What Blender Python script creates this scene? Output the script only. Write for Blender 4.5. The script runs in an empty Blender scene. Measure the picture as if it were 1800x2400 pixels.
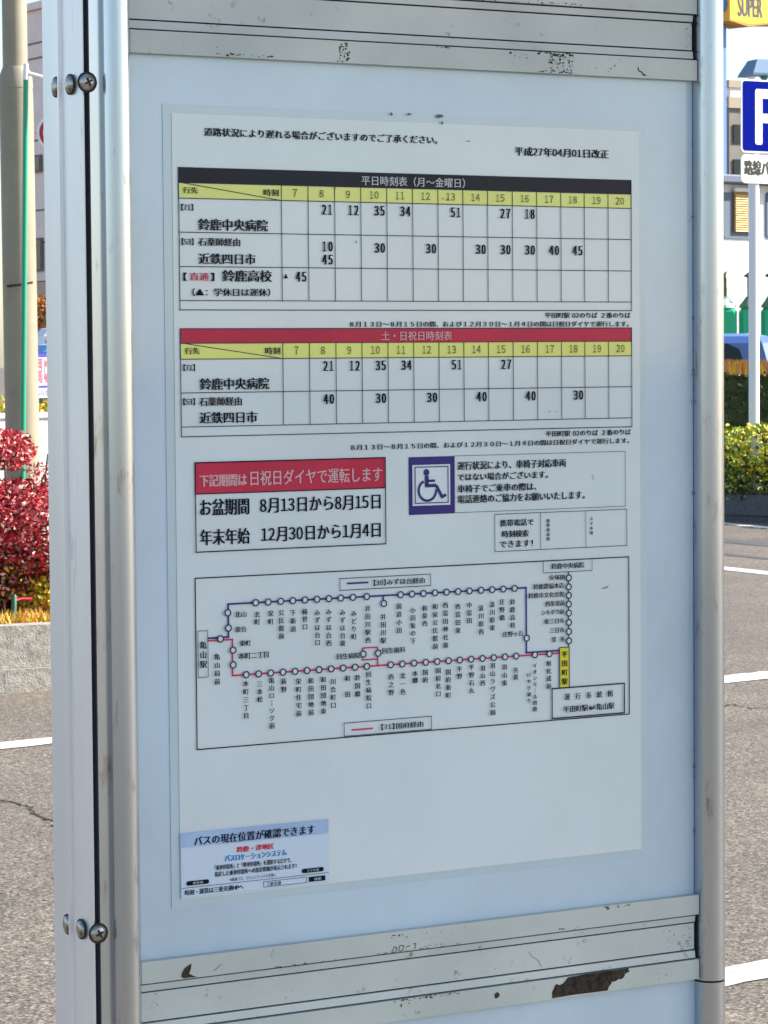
import bpy, math, random
from mathutils import Vector, Matrix
R = math.radians
sc = bpy.context.scene
COL = sc.collection
random.seed(7)

# ------------------------------------------------------------------ camera
cam_d = bpy.data.cameras.new('camera')
cam = bpy.data.objects.new('camera', cam_d)
COL.objects.link(cam)
cam_d.sensor_fit = 'VERTICAL'
cam_d.sensor_height = 36
cam_d.sensor_width = 36
cam_d.lens = 103.5
cam_d.clip_start = 0.05
cam_d.clip_end = 2000
cam_d.dof.use_dof = True
cam_d.dof.focus_distance = 1.64
cam_d.dof.aperture_fstop = 160
cam.matrix_world = Matrix(((0.999969, 0.007931, 0.0, 0.0),
                           (-0.000413, 0.052012, -0.998646, 0.0),
                           (-0.00792, 0.998615, 0.052014, 1.5),
                           (0, 0, 0, 1)))
sc.camera = cam

# ------------------------------------------------------------------ sky, sun, exposure
EL, AZ = R(34), R(83)
world = bpy.data.worlds.new('World')
sc.world = world
world.use_nodes = True
wn = world.node_tree
bg = wn.nodes['Background']
sky = wn.nodes.new('ShaderNodeTexSky')
sky.sky_type = 'NISHITA'
sky.sun_disc = False
sky.sun_elevation = EL
sky.sun_rotation = AZ
sky.air_density = 1.0
sky.dust_density = 1.0
sky.ozone_density = 1.0
wn.links.new(sky.outputs[0], bg.inputs[0])
bg.inputs[1].default_value = 0.105
sun_d = bpy.data.lights.new('sun', 'SUN')
sun_d.energy = 5.0
sun_d.angle = R(0.5)
sun_d.color = (1.0, 0.93, 0.82)
sun = bpy.data.objects.new('sun', sun_d)
COL.objects.link(sun)
sdir = Vector((math.cos(EL) * math.sin(AZ), math.cos(EL) * math.cos(AZ), math.sin(EL)))
sun.rotation_euler = sdir.to_track_quat('Z', 'Y').to_euler()
sun.location = (20, 5, 15)
sc.view_settings.view_transform = 'Standard'
sc.view_settings.look = 'None'
sc.view_settings.exposure = 1.35
sc.view_settings.gamma = 1.0

# ------------------------------------------------------------------ materials
def mat(name, col, rough=0.6, metal=0.0, coat=0.0, var=0.0, vscale=8.0, bump=0.0, bscale=60.0, spec=0.5, col2=None, lo=0.35, hi=0.65, detail=6.0, vec=None):
    m = bpy.data.materials.new(name)
    m.use_nodes = True
    nt = m.node_tree
    p = nt.nodes['Principled BSDF']
    p.inputs['Base Color'].default_value = (*col, 1)
    p.inputs['Roughness'].default_value = rough
    p.inputs['Metallic'].default_value = metal
    p.inputs['Specular IOR Level'].default_value = spec
    if coat:
        p.inputs['Coat Weight'].default_value = coat
        p.inputs['Coat Roughness'].default_value = 0.06
    if var or col2 or bump:
        tc = nt.nodes.new('ShaderNodeTexCoord')
        src = tc.outputs['Object']
        if vec:
            mp = nt.nodes.new('ShaderNodeMapping')
            mp.inputs['Scale'].default_value = vec
            nt.links.new(src, mp.inputs['Vector'])
            src = mp.outputs[0]
    if var or col2:
        n = nt.nodes.new('ShaderNodeTexNoise')
        n.inputs['Scale'].default_value = vscale
        n.inputs['Detail'].default_value = detail
        n.inputs['Roughness'].default_value = 0.65
        nt.links.new(src, n.inputs['Vector'])
        r = nt.nodes.new('ShaderNodeValToRGB')
        r.color_ramp.elements[0].position = lo
        r.color_ramp.elements[1].position = hi
        a = col2 if col2 else tuple(c * (1 - var) for c in col)
        b = col if col2 else tuple(min(1, c * (1 + var)) for c in col)
        r.color_ramp.elements[0].color = (*a, 1)
        r.color_ramp.elements[1].color = (*b, 1)
        nt.links.new(n.outputs[0], r.inputs[0])
        nt.links.new(r.outputs[0], p.inputs['Base Color'])
    if bump:
        n2 = nt.nodes.new('ShaderNodeTexNoise')
        n2.inputs['Scale'].default_value = bscale
        n2.inputs['Detail'].default_value = 4
        nt.links.new(src, n2.inputs['Vector'])
        bp = nt.nodes.new('ShaderNodeBump')
        bp.inputs['Strength'].default_value = bump
        bp.inputs['Distance'].default_value = 0.01
        nt.links.new(n2.outputs[0], bp.inputs['Height'])
        nt.links.new(bp.outputs[0], p.inputs['Normal'])
    return m

def asphalt_mat():
    m = bpy.data.materials.new('asphalt')
    m.use_nodes = True
    nt = m.node_tree
    L = nt.links.new
    p = nt.nodes['Principled BSDF']
    p.inputs['Roughness'].default_value = 0.85
    p.inputs['Specular IOR Level'].default_value = 0.3
    tc = nt.nodes.new('ShaderNodeTexCoord')
    v = nt.nodes.new('ShaderNodeTexVoronoi')
    v.inputs['Scale'].default_value = 140
    L(tc.outputs['Object'], v.inputs['Vector'])
    sep = nt.nodes.new('ShaderNodeSeparateColor')
    L(v.outputs['Color'], sep.inputs[0])
    r = nt.nodes.new('ShaderNodeValToRGB')
    e = r.color_ramp.elements
    e[0].position = 0.0; e[0].color = (0.04, 0.035, 0.03, 1)
    e[1].position = 1.0; e[1].color = (0.36, 0.30, 0.24, 1)
    k = e.new(0.5); k.color = (0.135, 0.119, 0.102, 1)
    k = e.new(0.8); k.color = (0.185, 0.162, 0.138, 1)
    L(sep.outputs[0], r.inputs[0])
    n = nt.nodes.new('ShaderNodeTexNoise')
    n.inputs['Scale'].default_value = 0.9
    n.inputs['Detail'].default_value = 5
    L(tc.outputs['Object'], n.inputs['Vector'])
    r2 = nt.nodes.new('ShaderNodeValToRGB')
    r2.color_ramp.elements[0].position = 0.3; r2.color_ramp.elements[0].color = (0.72, 0.72, 0.74, 1)
    r2.color_ramp.elements[1].position = 0.7; r2.color_ramp.elements[1].color = (1.12, 1.1, 1.06, 1)
    L(n.outputs[0], r2.inputs[0])
    mx = nt.nodes.new('ShaderNodeMix')
    mx.data_type = 'RGBA'; mx.blend_type = 'MULTIPLY'
    mx.inputs[0].default_value = 1
    L(r.outputs[0], mx.inputs[6]); L(r2.outputs[0], mx.inputs[7])
    L(mx.outputs[2], p.inputs['Base Color'])
    b = nt.nodes.new('ShaderNodeBump')
    b.inputs['Strength'].default_value = 0.5
    b.inputs['Distance'].default_value = 0.003
    L(sep.outputs[1], b.inputs['Height'])
    L(b.outputs[0], p.inputs['Normal'])
    return m

def stained_metal(name, col, rough, metal, dirt, dscale, lo, hi, vec=(1, 1, 1)):
    """aluminium with grime spots and broad tone changes"""
    m = bpy.data.materials.new(name)
    m.use_nodes = True
    nt = m.node_tree
    L = nt.links.new
    p = nt.nodes['Principled BSDF']
    p.inputs['Metallic'].default_value = metal
    p.inputs['Roughness'].default_value = rough
    tc = nt.nodes.new('ShaderNodeTexCoord')
    mp = nt.nodes.new('ShaderNodeMapping')
    mp.inputs['Scale'].default_value = vec
    L(tc.outputs['Object'], mp.inputs[0])
    n = nt.nodes.new('ShaderNodeTexNoise')
    n.inputs['Scale'].default_value = dscale
    n.inputs['Detail'].default_value = 8
    n.inputs['Roughness'].default_value = 0.7
    L(mp.outputs[0], n.inputs['Vector'])
    r = nt.nodes.new('ShaderNodeValToRGB')
    r.color_ramp.elements[0].position = lo; r.color_ramp.elements[0].color = (*dirt, 1)
    r.color_ramp.elements[1].position = hi; r.color_ramp.elements[1].color = (*col, 1)
    L(n.outputs[0], r.inputs[0])
    n2 = nt.nodes.new('ShaderNodeTexNoise')
    n2.inputs['Scale'].default_value = 14
    n2.inputs['Detail'].default_value = 3
    L(mp.outputs[0], n2.inputs['Vector'])
    r2 = nt.nodes.new('ShaderNodeValToRGB')
    r2.color_ramp.elements[0].position = 0.3; r2.color_ramp.elements[0].color = (0.84, 0.85, 0.86, 1)
    r2.color_ramp.elements[1].position = 0.7; r2.color_ramp.elements[1].color = (1.06, 1.05, 1.04, 1)
    L(n2.outputs[0], r2.inputs[0])
    mx = nt.nodes.new('ShaderNodeMix')
    mx.data_type = 'RGBA'; mx.blend_type = 'MULTIPLY'
    mx.inputs[0].default_value = 1
    L(r.outputs[0], mx.inputs[6]); L(r2.outputs[0], mx.inputs[7])
    L(mx.outputs[2], p.inputs['Base Color'])
    return m

M = {}
M['asphalt'] = asphalt_mat()
M['alu_post'] = stained_metal('brushed aluminium post', (0.53, 0.57, 0.62), 0.22, 0.95, (0.30, 0.28, 0.26), 90, 0.31, 0.42, (1, 1, 0.25))
M['alu_side'] = stained_metal('plain aluminium channel', (0.86, 0.85, 0.86), 0.42, 0.6, (0.45, 0.45, 0.46), 40, 0.28, 0.36, (1, 1, 0.15))
M['alu_bar'] = stained_metal('painted aluminium bar', (0.5, 0.56, 0.55), 0.5, 0.1, (0.20, 0.19, 0.18), 120, 0.26, 0.36)
M['alu_bar_in'] = stained_metal('grimy aluminium groove', (0.53, 0.59, 0.585), 0.55, 0.1, (0.17, 0.16, 0.15), 110, 0.27, 0.38)
M['gap'] = mat('black rubber seam', (0.006, 0.006, 0.012), 0.8)
M['chip'] = mat('flaked dark undercoat', (0.022, 0.018, 0.018), 0.9, col2=(0.06, 0.035, 0.02), vscale=160)
M['rust'] = mat('exposed rusty steel', (0.085, 0.05, 0.03), 0.95, col2=(0.012, 0.011, 0.012), vscale=160, bump=0.6, bscale=300, lo=0.42, hi=0.7)
M['panel'] = mat('pale blue white board', (0.47, 0.61, 0.73), 0.45, coat=1.0, var=0.11, vscale=3.5, bump=0.10, bscale=5)
M['film'] = mat('clear laminate margin', (0.45, 0.58, 0.66), 0.4, coat=1.0, var=0.03, vscale=9)
M['paper'] = mat('laminated white paper', (0.6, 0.7, 0.75), 0.5, coat=0.9, var=0.05, vscale=7, bump=0.08, bscale=9)
M['ink'] = mat('black print', (0.006, 0.008, 0.02), 0.5, spec=0.05, coat=0.05)
M['grey_ink'] = mat('grey hour print', (0.055, 0.06, 0.05), 0.5, spec=0.05, coat=0.05)
M['line'] = mat('thin table rule', (0.035, 0.045, 0.085), 0.5, spec=0.05, coat=0.05)
M['white_ink'] = mat('reversed out lettering', (0.55, 0.60, 0.64), 0.5, spec=0.15, coat=0.12)
M['pink_ink'] = mat('faded white lettering on red', (0.66, 0.42, 0.46), 0.5, spec=0.15, coat=0.12)
M['band_black'] = mat('black printed band', (0.008, 0.010, 0.024), 0.45, spec=0.15, coat=0.1, var=0.25, vscale=8)
M['band_red'] = mat('crimson printed band', (0.5, 0.028, 0.07), 0.45, spec=0.15, coat=0.12, var=0.14, vscale=8)
M['band_yellow'] = mat('pale yellow printed band', (0.7, 0.76, 0.2), 0.45, spec=0.15, coat=0.7, var=0.05, vscale=12)
M['station_yellow'] = mat('bright yellow printed box', (0.72, 0.66, 0.06), 0.45, spec=0.15, coat=0.12)
M['red_ink'] = mat('red route ink', (0.55, 0.04, 0.09), 0.5, spec=0.15, coat=0.12)
M['bright_red'] = mat('vivid red ink', (0.62, 0.02, 0.05), 0.5, spec=0.15, coat=0.12)
M['blue_ink'] = mat('navy route ink', (0.035, 0.035, 0.22), 0.5, spec=0.15, coat=0.12)
M['cyan_ink'] = mat('sky blue ink', (0.03, 0.24, 0.56), 0.5, spec=0.15, coat=0.12)
M['violet'] = mat('violet blue print', (0.036, 0.028, 0.2), 0.5, spec=0.15, coat=0.2, var=0.15, vscale=10)
M['leaflet'] = mat('pale leaflet stock', (0.56, 0.68, 0.82), 0.5, spec=0.15, coat=0.12)
M['leaflet_blue'] = mat('blue leaflet header', (0.36, 0.5, 0.74), 0.5, spec=0.15, coat=0.12, var=0.1, vscale=20)
M['dirt'] = mat('mossy grime and contact shade', (0.13, 0.14, 0.13), 0.9)  # also paints the contact shade strip beside the right post
M['screw'] = mat('dull steel screw', (0.36, 0.35, 0.33), 0.3, metal=1.0, var=0.3, vscale=200)
M['screw_dark'] = mat('screw slot', (0.02, 0.02, 0.02), 0.8)
M['line_paint'] = mat('white road paint', (0.62, 0.61, 0.57), 0.75, col2=(0.22, 0.20, 0.18), vscale=22, lo=0.33, hi=0.45)
M['kerb'] = mat('weathered concrete kerb', (0.40, 0.375, 0.33), 0.9, col2=(0.21, 0.195, 0.17), vscale=28, bump=0.5, bscale=120, lo=0.35, hi=0.62)
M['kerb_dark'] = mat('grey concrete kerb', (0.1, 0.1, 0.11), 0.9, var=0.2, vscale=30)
M['soil'] = mat('dry brown soil', (0.11, 0.075, 0.04), 0.95, var=0.4, vscale=30)
M['pole'] = mat('cream painted steel pole', (0.27, 0.24, 0.175), 0.6, var=0.1, vscale=4)
M['green_pole'] = mat('emerald plastic tube', (0.01, 0.30, 0.17), 0.35)
M['white_metal'] = mat('white enamel', (0.78, 0.78, 0.77), 0.4)
M['white_post'] = mat('white painted post', (0.72, 0.73, 0.76), 0.4)
M['tile_wall'] = mat('pinkish brown tile wall', (0.86, 0.67, 0.61), 0.7, var=0.06, vscale=3)
M['tile_base'] = mat('brown tile base', (0.55, 0.36, 0.28), 0.7, var=0.1, vscale=3)
M['groove'] = mat('dark joint', (0.20, 0.15, 0.14), 0.8)
M['glass_dark'] = mat('dark window glass', (0.012, 0.018, 0.024), 0.15, spec=0.3)
M['glass_green'] = mat('greenish car glass', (0.08, 0.12, 0.10), 0.05, spec=0.8)
M['car_white'] = mat('white car paint', (0.75, 0.75, 0.74), 0.3, coat=1.0)
M['car_blue'] = mat('mid blue car paint', (0.05, 0.11, 0.32), 0.3, coat=1.0)
M['car_sky'] = mat('sky blue car paint', (0.06, 0.22, 0.50), 0.3, coat=1.0)
M['tyre'] = mat('tyre rubber', (0.02, 0.02, 0.02), 0.9)
M['rim'] = mat('alloy rim', (0.5, 0.5, 0.5), 0.3, metal=1)
M['lamp_red'] = mat('red tail lens', (0.35, 0.01, 0.01), 0.2)
M['lamp_clear'] = mat('clear lamp lens', (0.6, 0.6, 0.6), 0.1)
M['sign_blue'] = mat('parking sign blue', (0.0, 0.006, 0.20), 0.8, spec=0.03)
M['sign_red'] = mat('traffic sign red', (0.42, 0.01, 0.03), 0.4)
M['banner_white'] = mat('white banner cloth', (0.62, 0.58, 0.70), 0.8)
M['banner_blue'] = mat('blue banner cloth', (0.03, 0.025, 0.30), 0.8)
M['banner_red'] = mat('red banner print', (0.50, 0.06, 0.09), 0.8)
M['banner_ink'] = mat('slate banner print', (0.10, 0.13, 0.30), 0.8)
M['white_wall'] = mat('white rendered wall', (0.75, 0.75, 0.74), 0.8)
M['store_grey'] = mat('blue grey window surround', (0.085, 0.12, 0.18), 0.6)
M['louvre'] = mat('sand coloured louvre', (0.72, 0.5, 0.22), 0.6)
M['louvre_shadow'] = mat('brown louvre backing', (0.25, 0.15, 0.055), 0.7)
M['grey_wall'] = mat('taupe wall panel', (0.17, 0.16, 0.15), 0.7, var=0.1, vscale=2)
M['beige'] = mat('beige coping', (0.34, 0.28, 0.22), 0.7)
M['sign_yellow'] = mat('yellow shop sign face', (0.62, 0.50, 0.035), 0.45)
M['sign_amber'] = mat('amber sign return', (0.46, 0.25, 0.015), 0.5)
M['sign_ink'] = mat('grey violet sign lettering', (0.045, 0.04, 0.075), 0.6)
M['pole_blue'] = mat('blue painted sign pole', (0.09, 0.20, 0.50), 0.5)
M['emblem_blue'] = mat('blue disc', (0.02, 0.10, 0.55), 0.5)
M['teal'] = mat('teal painted steel', (0.03, 0.14, 0.18), 0.5)
M['roof_blue'] = mat('blue grey canopy', (0.09, 0.17, 0.28), 0.6)
M['bin_green'] = mat('bright green container plastic', (0.01, 0.42, 0.2), 0.4)
M['bin_dark'] = mat('leaf green container lid', (0.09, 0.20, 0.07), 0.5)
M['bin_white'] = mat('pale mint container lid', (0.60, 0.74, 0.68), 0.5)
M['olive'] = mat('olive painted lifting bar', (0.13, 0.13, 0.06), 0.6)
M['twig'] = mat('dark bark', (0.035, 0.022, 0.02), 0.9)
M['red_tape'] = mat('red tape', (0.4, 0.01, 0.03), 0.6)
M['stake'] = mat('green garden stake', (0.02, 0.10, 0.05), 0.5)
def leafmat(n, c):
    M[n] = mat(n.replace('_', ' '), c, 0.5, spec=0.4)
leafmat('leaf_maroon', (0.09, 0.005, 0.012)); leafmat('leaf_crimson', (0.4, 0.012, 0.028)); leafmat('leaf_scarlet', (0.62, 0.04, 0.05))
leafmat('leaf_rose', (0.75, 0.4, 0.37)); leafmat('leaf_olive', (0.10, 0.085, 0.02)); leafmat('leaf_gold', (0.7, 0.43, 0.02)); leafmat('leaf_lemon', (0.66, 0.6, 0.05))
leafmat('leaf_lime', (0.3, 0.4, 0.05)); leafmat('leaf_green', (0.05, 0.085, 0.02)); leafmat('leaf_deep', (0.034, 0.055, 0.014)); leafmat('leaf_straw', (0.5, 0.33, 0.12)); leafmat('leaf_orange', (0.5, 0.2, 0.06))

# ------------------------------------------------------------------ mesh helper
class MB:
    def __init__(s):
        s.v = []; s.f = []; s.m = []; s.mats = []; s.sm = []
    def mi(s, m):
        if m not in s.mats: s.mats.append(m)
        return s.mats.index(m)
    def add(s, vs, fs, m, smooth=False):
        o = len(s.v); k = s.mi(m)
        s.v += [tuple(v) for v in vs]
        for f in fs:
            s.f.append(tuple(i + o for i in f)); s.m.append(k); s.sm.append(smooth)
    def box(s, x0, x1, y0, y1, z0, z1, m, bev=0.0):
        if bev <= 0:
            vs = [(x0, y0, z0), (x1, y0, z0), (x1, y1, z0), (x0, y1, z0), (x0, y0, z1), (x1, y0, z1), (x1, y1, z1), (x0, y1, z1)]
            s.add(vs, [(0, 3, 2, 1), (4, 5, 6, 7), (0, 1, 5, 4), (1, 2, 6, 5), (2, 3, 7, 6), (3, 0, 4, 7)], m)
        else:
            b = bev
            def ring(z, i): return [(x0 + b + i, y0 + i, z), (x1 - b - i, y0 + i, z), (x1 - i, y0 + b + i, z), (x1 - i, y1 - b - i, z), (x1 - b - i, y1 - i, z), (x0 + b + i, y1 - i, z), (x0 + i, y1 - b - i, z), (x0 + i, y0 + b + i, z)]
            s.loft([ring(z0, b * 0.7), ring(z0 + b, 0), ring(z1 - b, 0), ring(z1, b * 0.7)], m)
    def loft(s, rings, m, cap=True, smooth=False):
        n = len(rings[0]); vs = [p for r in rings for p in r]; fs = []
        for i in range(len(rings) - 1):
            for j in range(n):
                a = i * n + j; b = i * n + (j + 1) % n
                fs.append((a, b, b + n, a + n))
        s.add(vs, fs, m, smooth)
        if cap:
            s.add(rings[0], [tuple(range(n - 1, -1, -1))], m)
            s.add(rings[-1], [tuple(range(n))], m)
    def tube(s, pts, rad, m, n=10, cap=True):
        rings = []
        pts = [Vector(p) for p in pts]
        rad = rad if isinstance(rad, (list, tuple)) else [rad] * len(pts)
        for i, p in enumerate(pts):
            d = (pts[min(i + 1, len(pts) - 1)] - pts[max(i - 1, 0)]).normalized()
            up = Vector((0, 0, 1)) if abs(d.z) < 0.9 else Vector((0, 1, 0))
            a = d.cross(up).normalized(); b = d.cross(a).normalized()
            rings.append([tuple(p + rad[i] * (math.cos(t) * a - math.sin(t) * b)) for t in (2 * math.pi * k / n for k in range(n))])
        s.loft(rings, m, cap, True)
    def prism(s, poly, y0, y1, m):
        """polygon in xz (counter clockwise seen from -y) pushed from y0 (front) to y1"""
        n = len(poly)
        vs = [(x, y0, z) for x, z in poly] + [(x, y1, z) for x, z in poly]
        fs = [tuple(range(n)), tuple(range(2 * n - 1, n - 1, -1))] + [(i, i + n, (i + 1) % n + n, (i + 1) % n) for i in range(n)]
        s.add(vs, fs, m)
    def extrude_z(s, prof, z0, z1, m, smooth=False):
        """closed profile in xy (counter clockwise from above) raised z0..z1"""
        s.loft([[(x, y, z0) for x, y in prof], [(x, y, z1) for x, y in prof]], m, True, smooth)
    def quad(s, a, b, c, d, m):
        s.add([a, b, c, d], [(0, 1, 2, 3)], m)
    def build(s, name, parent=None, loc=None, rotz=0.0):
        me = bpy.data.meshes.new(name)
        me.from_pydata(s.v, [], s.f)
        for mm in s.mats: me.materials.append(M[mm])
        me.polygons.foreach_set('material_index', s.m)
        me.polygons.foreach_set('use_smooth', s.sm)
        me.update()
        o = bpy.data.objects.new(name, me)
        COL.objects.link(o)
        if parent is not None: o.parent = parent
        if loc is not None: o.location = loc
        if rotz: o.rotation_euler = (0, 0, rotz)
        return o

def tag(o, label=None, cat=None, group=None, kind=None):
    if label: o['label'] = label
    if cat: o['category'] = cat
    if group: o['group'] = group
    if kind: o['kind'] = kind
    return o
def empty(name, loc, rotz=0.0, label=None, cat=None, group=None):
    o = bpy.data.objects.new(name, None)
    COL.objects.link(o)
    o.location = loc; o.rotation_euler = (0, 0, rotz)
    o.empty_display_size = 0.1
    return tag(o, label, cat, group)

# ------------------------------------------------------------------ lettering helper (built-in font turned into flat mesh)
_glyph = {}
FULL = dict(zip('0123456789', '０１２３４５６７８９'))
def glyph(s):
    if len(s) > 1 and any(ch in FULL for ch in s):
        vs, fs, x0 = [], [], 0.0
        for ch in s:
            if ch == ' ':
                x0 += 0.4; continue
            v, f = glyph(FULL.get(ch, ch))
            if ch in FULL: k, d, adv = 0.86, -0.18, 0.56
            elif ord(ch) < 256: k, d, adv = 1.0, 0.02, max(p[0] for p in v) + 0.06
            elif ch in '【': k, d, adv = 1.0, -0.5, 0.5
            elif ch in '】': k, d, adv = 1.0, 0.0, 0.5
            else: k, d, adv = 1.0, 0.0, 1.0
            o = len(vs)
            vs += [(x0 + d + x * k, y) for x, y in v]; fs += [tuple(i + o for i in q) for q in f]
            x0 += adv
        return vs, fs
    off = 0.0
    key = s
    if key not in _glyph:
        c = bpy.data.curves.new('lettering', 'FONT'); c.body = s; c.resolution_u = 2; c.offset = off
        o = bpy.data.objects.new('lettering', c); COL.objects.link(o)
        dg = bpy.context.evaluated_depsgraph_get()
        me = bpy.data.meshes.new_from_object(o.evaluated_get(dg))
        _glyph[key] = ([(v.co.x, v.co.y) for v in me.vertices], [tuple(p.vertices) for p in me.polygons])
        bpy.data.objects.remove(o); bpy.data.curves.remove(c); bpy.data.meshes.remove(me)
    return _glyph[key]

class Ink(MB):
    """flat print on a board: local x to the right, z up, print lies at y = Y. Coordinates through s.X / s.Z"""
    def __init__(s, m, Y, X=lambda u: u, Z=lambda v: v):
        super().__init__(); s.mm = m; s.Y = Y; s.X = X; s.Z = Z
    def put(s, pts, fs, m=None):
        s.add([(s.X(u), s.Y, s.Z(v)) for u, v in pts], fs, m or s.mm)
    def text(s, t, u0, u1, v0, v1, bold=0.085, m=None):
        """t fitted into the box u0..u1 (left, right) and v0 (top) .. v1 (bottom)"""
        vs, fs = glyph(t)
        xa = min(p[0] for p in vs); xb = max(p[0] for p in vs); ya = min(p[1] for p in vs); yb = max(p[1] for p in vs)
        du = bold * abs(v1 - v0)
        ks = (0,) if not bold else ((0, 1) if bold < 0.11 else (0, 0.5, 1))
        for k in ks:
            s.put([(u0 + (x - xa) / (xb - xa) * (u1 - u0 - du) + du * k, v1 + (y - ya) / (yb - ya) * (v0 - v1)) for x, y in vs], fs, m)
            s.Y -= 0.00003
        s.Y += 0.00003 * len(ks)
    def vtext(s, t, uc, v0, v1, em=3.5, bold=0.085, m=None, wx=1.0):
        n = len(t); pitch = (v1 - v0 - em * 0.92) / (n - 1) if n > 1 else 0
        for i, ch in enumerate(t):
            if ch == '\u3000': continue
            if ch == 'ー': ch = '｜'
            vs, fs = glyph(ch)
            vc = v0 + em * 0.46 + pitch * i
            sy = 1 if s.Z(1) > s.Z(0) else -1
            for k in ((-0.5, 0.5) if bold else (0,)):
                s.put([(uc + (x - 0.5 + bold * k) * em * wx, vc + sy * (y - 0.38) * em) for x, y in vs], fs, m)
                s.Y -= 0.00003
            s.Y += 0.00003 * (2 if bold else 1)
    def digits(s, t, u1, v0, v1, cw, bold=0.12, m=None):
        """narrow figures in equal cells of width cw, flush right at u1"""
        for i, ch in enumerate(t):
            c = u1 - cw * (len(t) - i - 0.5); w = cw * (0.62 if ch == '1' else 0.8)
            s.text(FULL[ch], c - w / 2, c + w / 2, v0, v1, bold, m)
    def rect(s, u0, u1, v0, v1, m=None):
        s.put([(u0, v1), (u1, v1), (u1, v0), (u0, v0)], [(0, 1, 2, 3)], m)
    def seg(s, a, b, w, m=None):
        dx, dy = b[0] - a[0], b[1] - a[1]; l = math.hypot(dx, dy); nx, ny = -dy / l * w / 2, dx / l * w / 2
        q = [(a[0] + nx, a[1] + ny), (b[0] + nx, b[1] + ny), (b[0] - nx, b[1] - ny), (a[0] - nx, a[1] - ny)]
        if s.Z(1) > s.Z(0): q.reverse()
        s.put(q, [(0, 1, 2, 3)], m)
    def path(s, pts, w, m=None):
        for a, b in zip(pts, pts[1:]): s.seg(a, b, w, m)
    def frame(s, u0, u1, v0, v1, w, m=None):
        h = w / 2
        s.rect(u0 - h, u1 + h, v0 - h, v0 + h, m); s.rect(u0 - h, u1 + h, v1 - h, v1 + h, m)
        s.rect(u0 - h, u0 + h, v0 + h, v1 - h, m); s.rect(u1 - h, u1 + h, v0 + h, v1 - h, m)
    def ring(s, u, v, r0, r1, m=None, n=28, a0=0, a1=360):
        k = n if a1 - a0 < 360 else n
        pts = []
        for i in range(k + 1):
            t = R(a0 + (a1 - a0) * i / k)
            pts += [(u + r0 * math.cos(t), v + r0 * math.sin(t)), (u + r1 * math.cos(t), v + r1 * math.sin(t))]
        fs = [(2 * i, 2 * i + 1, 2 * i + 3, 2 * i + 2) for i in range(k)]
        if s.Z(1) < s.Z(0): fs = [f[::-1] for f in fs]
        s.put(pts, fs, m)
    def disc(s, u, v, r, m=None, n=24):
        f = tuple(range(n))
        if s.Z(1) < s.Z(0): f = f[::-1]
        s.put([(u + r * math.cos(2 * math.pi * i / n), v + r * math.sin(2 * math.pi * i / n)) for i in range(n)], [f], m)
    def poly(s, pts, m=None):
        a = sum((s.X(p[0]) * s.Z(q[1]) - s.X(q[0]) * s.Z(p[1])) for p, q in zip(pts, pts[1:] + pts[:1]))
        f = tuple(range(len(pts)))
        s.put(pts, [f if a > 0 else f[::-1]], m)
    def blob(s, u, v, w, h, m=None, n=10, rnd=random):
        """ragged fleck"""
        ph = rnd.random() * 6
        s.poly([(u + w / 2 * math.cos(2 * math.pi * i / n + ph) * rnd.uniform(0.45, 1.1), v + h / 2 * math.sin(2 * math.pi * i / n + ph) * rnd.uniform(0.45, 1.1)) for i in range(n)], m)

# ================================================================== GROUND
g = MB()
g.quad((-400, -200, 0), (400, -200, 0), (400, 700, 0), (-400, 700, 0), 'asphalt')
tag(g.build('asphalt_ground'), kind='structure')
def strip(pts, w, name='road_line'):
    b = MB(); rnd = random.Random(len(pts) + int(pts[0][0] * 100))
    fine = []
    for (xa, ya), (xb, yb) in zip(pts, pts[1:]):
        n = max(2, int(math.hypot(xb - xa, yb - ya) / 0.06))
        fine += [(xa + (xb - xa) * i / n, ya + (yb - ya) * i / n) for i in range(n)]
    fine.append(pts[-1])
    L = []; Rr = []
    for i, p in enumerate(fine):
        q = fine[min(i + 1, len(fine) - 1)]; o = fine[max(i - 1, 0)]
        dx, dy = q[0] - o[0], q[1] - o[1]; l = math.hypot(dx, dy)
        nx, ny = -dy / l, dx / l
        a = w / 2 + rnd.uniform(-0.012, 0.006); c = w / 2 + rnd.uniform(-0.012, 0.006)
        L.append((p[0] + nx * a, p[1] + ny * a, 0.004)); Rr.append((p[0] - nx * c, p[1] - ny * c, 0.004))
    vs = L + Rr; n = len(L)
    b.add(vs, [(i + n, i + 1 + n, i + 1, i) for i in range(n - 1)], 'line_paint')
    return tag(b.build(name), kind='structure')
strip([(-6.0, 7.95), (-3.0, 10.2), (-1.505, 11.42), (-1.303, 11.6), (-0.4, 12.35)], 0.17)
strip([(0.2, 6.60), (0.811, 7.04), (0.93, 7.125), (4.5, 9.8)], 0.165)
strip([(0.5, 12.85), (1.565, 13.58), (1.797, 13.765), (6.0, 16.9)], 0.235)
strip([(1.2, 23.0), (2.39, 20.756), (2.643, 20.245), (4.6, 16.4)], 0.19)
strip([(2.3, 28.3), (3.05, 26.3), (3.363, 25.55), (4.6, 22.2)], 0.13)
M['worn'] = mat('smooth worn asphalt', (0.075, 0.072, 0.075), 0.7, var=0.2, vscale=3)
def band(pts, w):
    b = MB()
    for (xa, ya), (xb, yb) in zip(pts, pts[1:]):
        l = math.hypot(xb - xa, yb - ya); nx, ny = -(yb - ya) / l * w / 2, (xb - xa) / l * w / 2
        b.quad((xa - nx, ya - ny, 0.003), (xb - nx, yb - ny, 0.003), (xb + nx, yb + ny, 0.003), (xa + nx, ya + ny, 0.003), 'worn')
    tag(b.build('worn_asphalt_band'), kind='structure')
band([(1.6, 26.2), (2.74, 23.9), (3.06, 23.25), (4.6, 20.1)], 0.22)
band([(1.5, 24.6), (2.55, 22.3), (2.85, 21.7), (4.5, 18.4)], 0.14)
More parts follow.
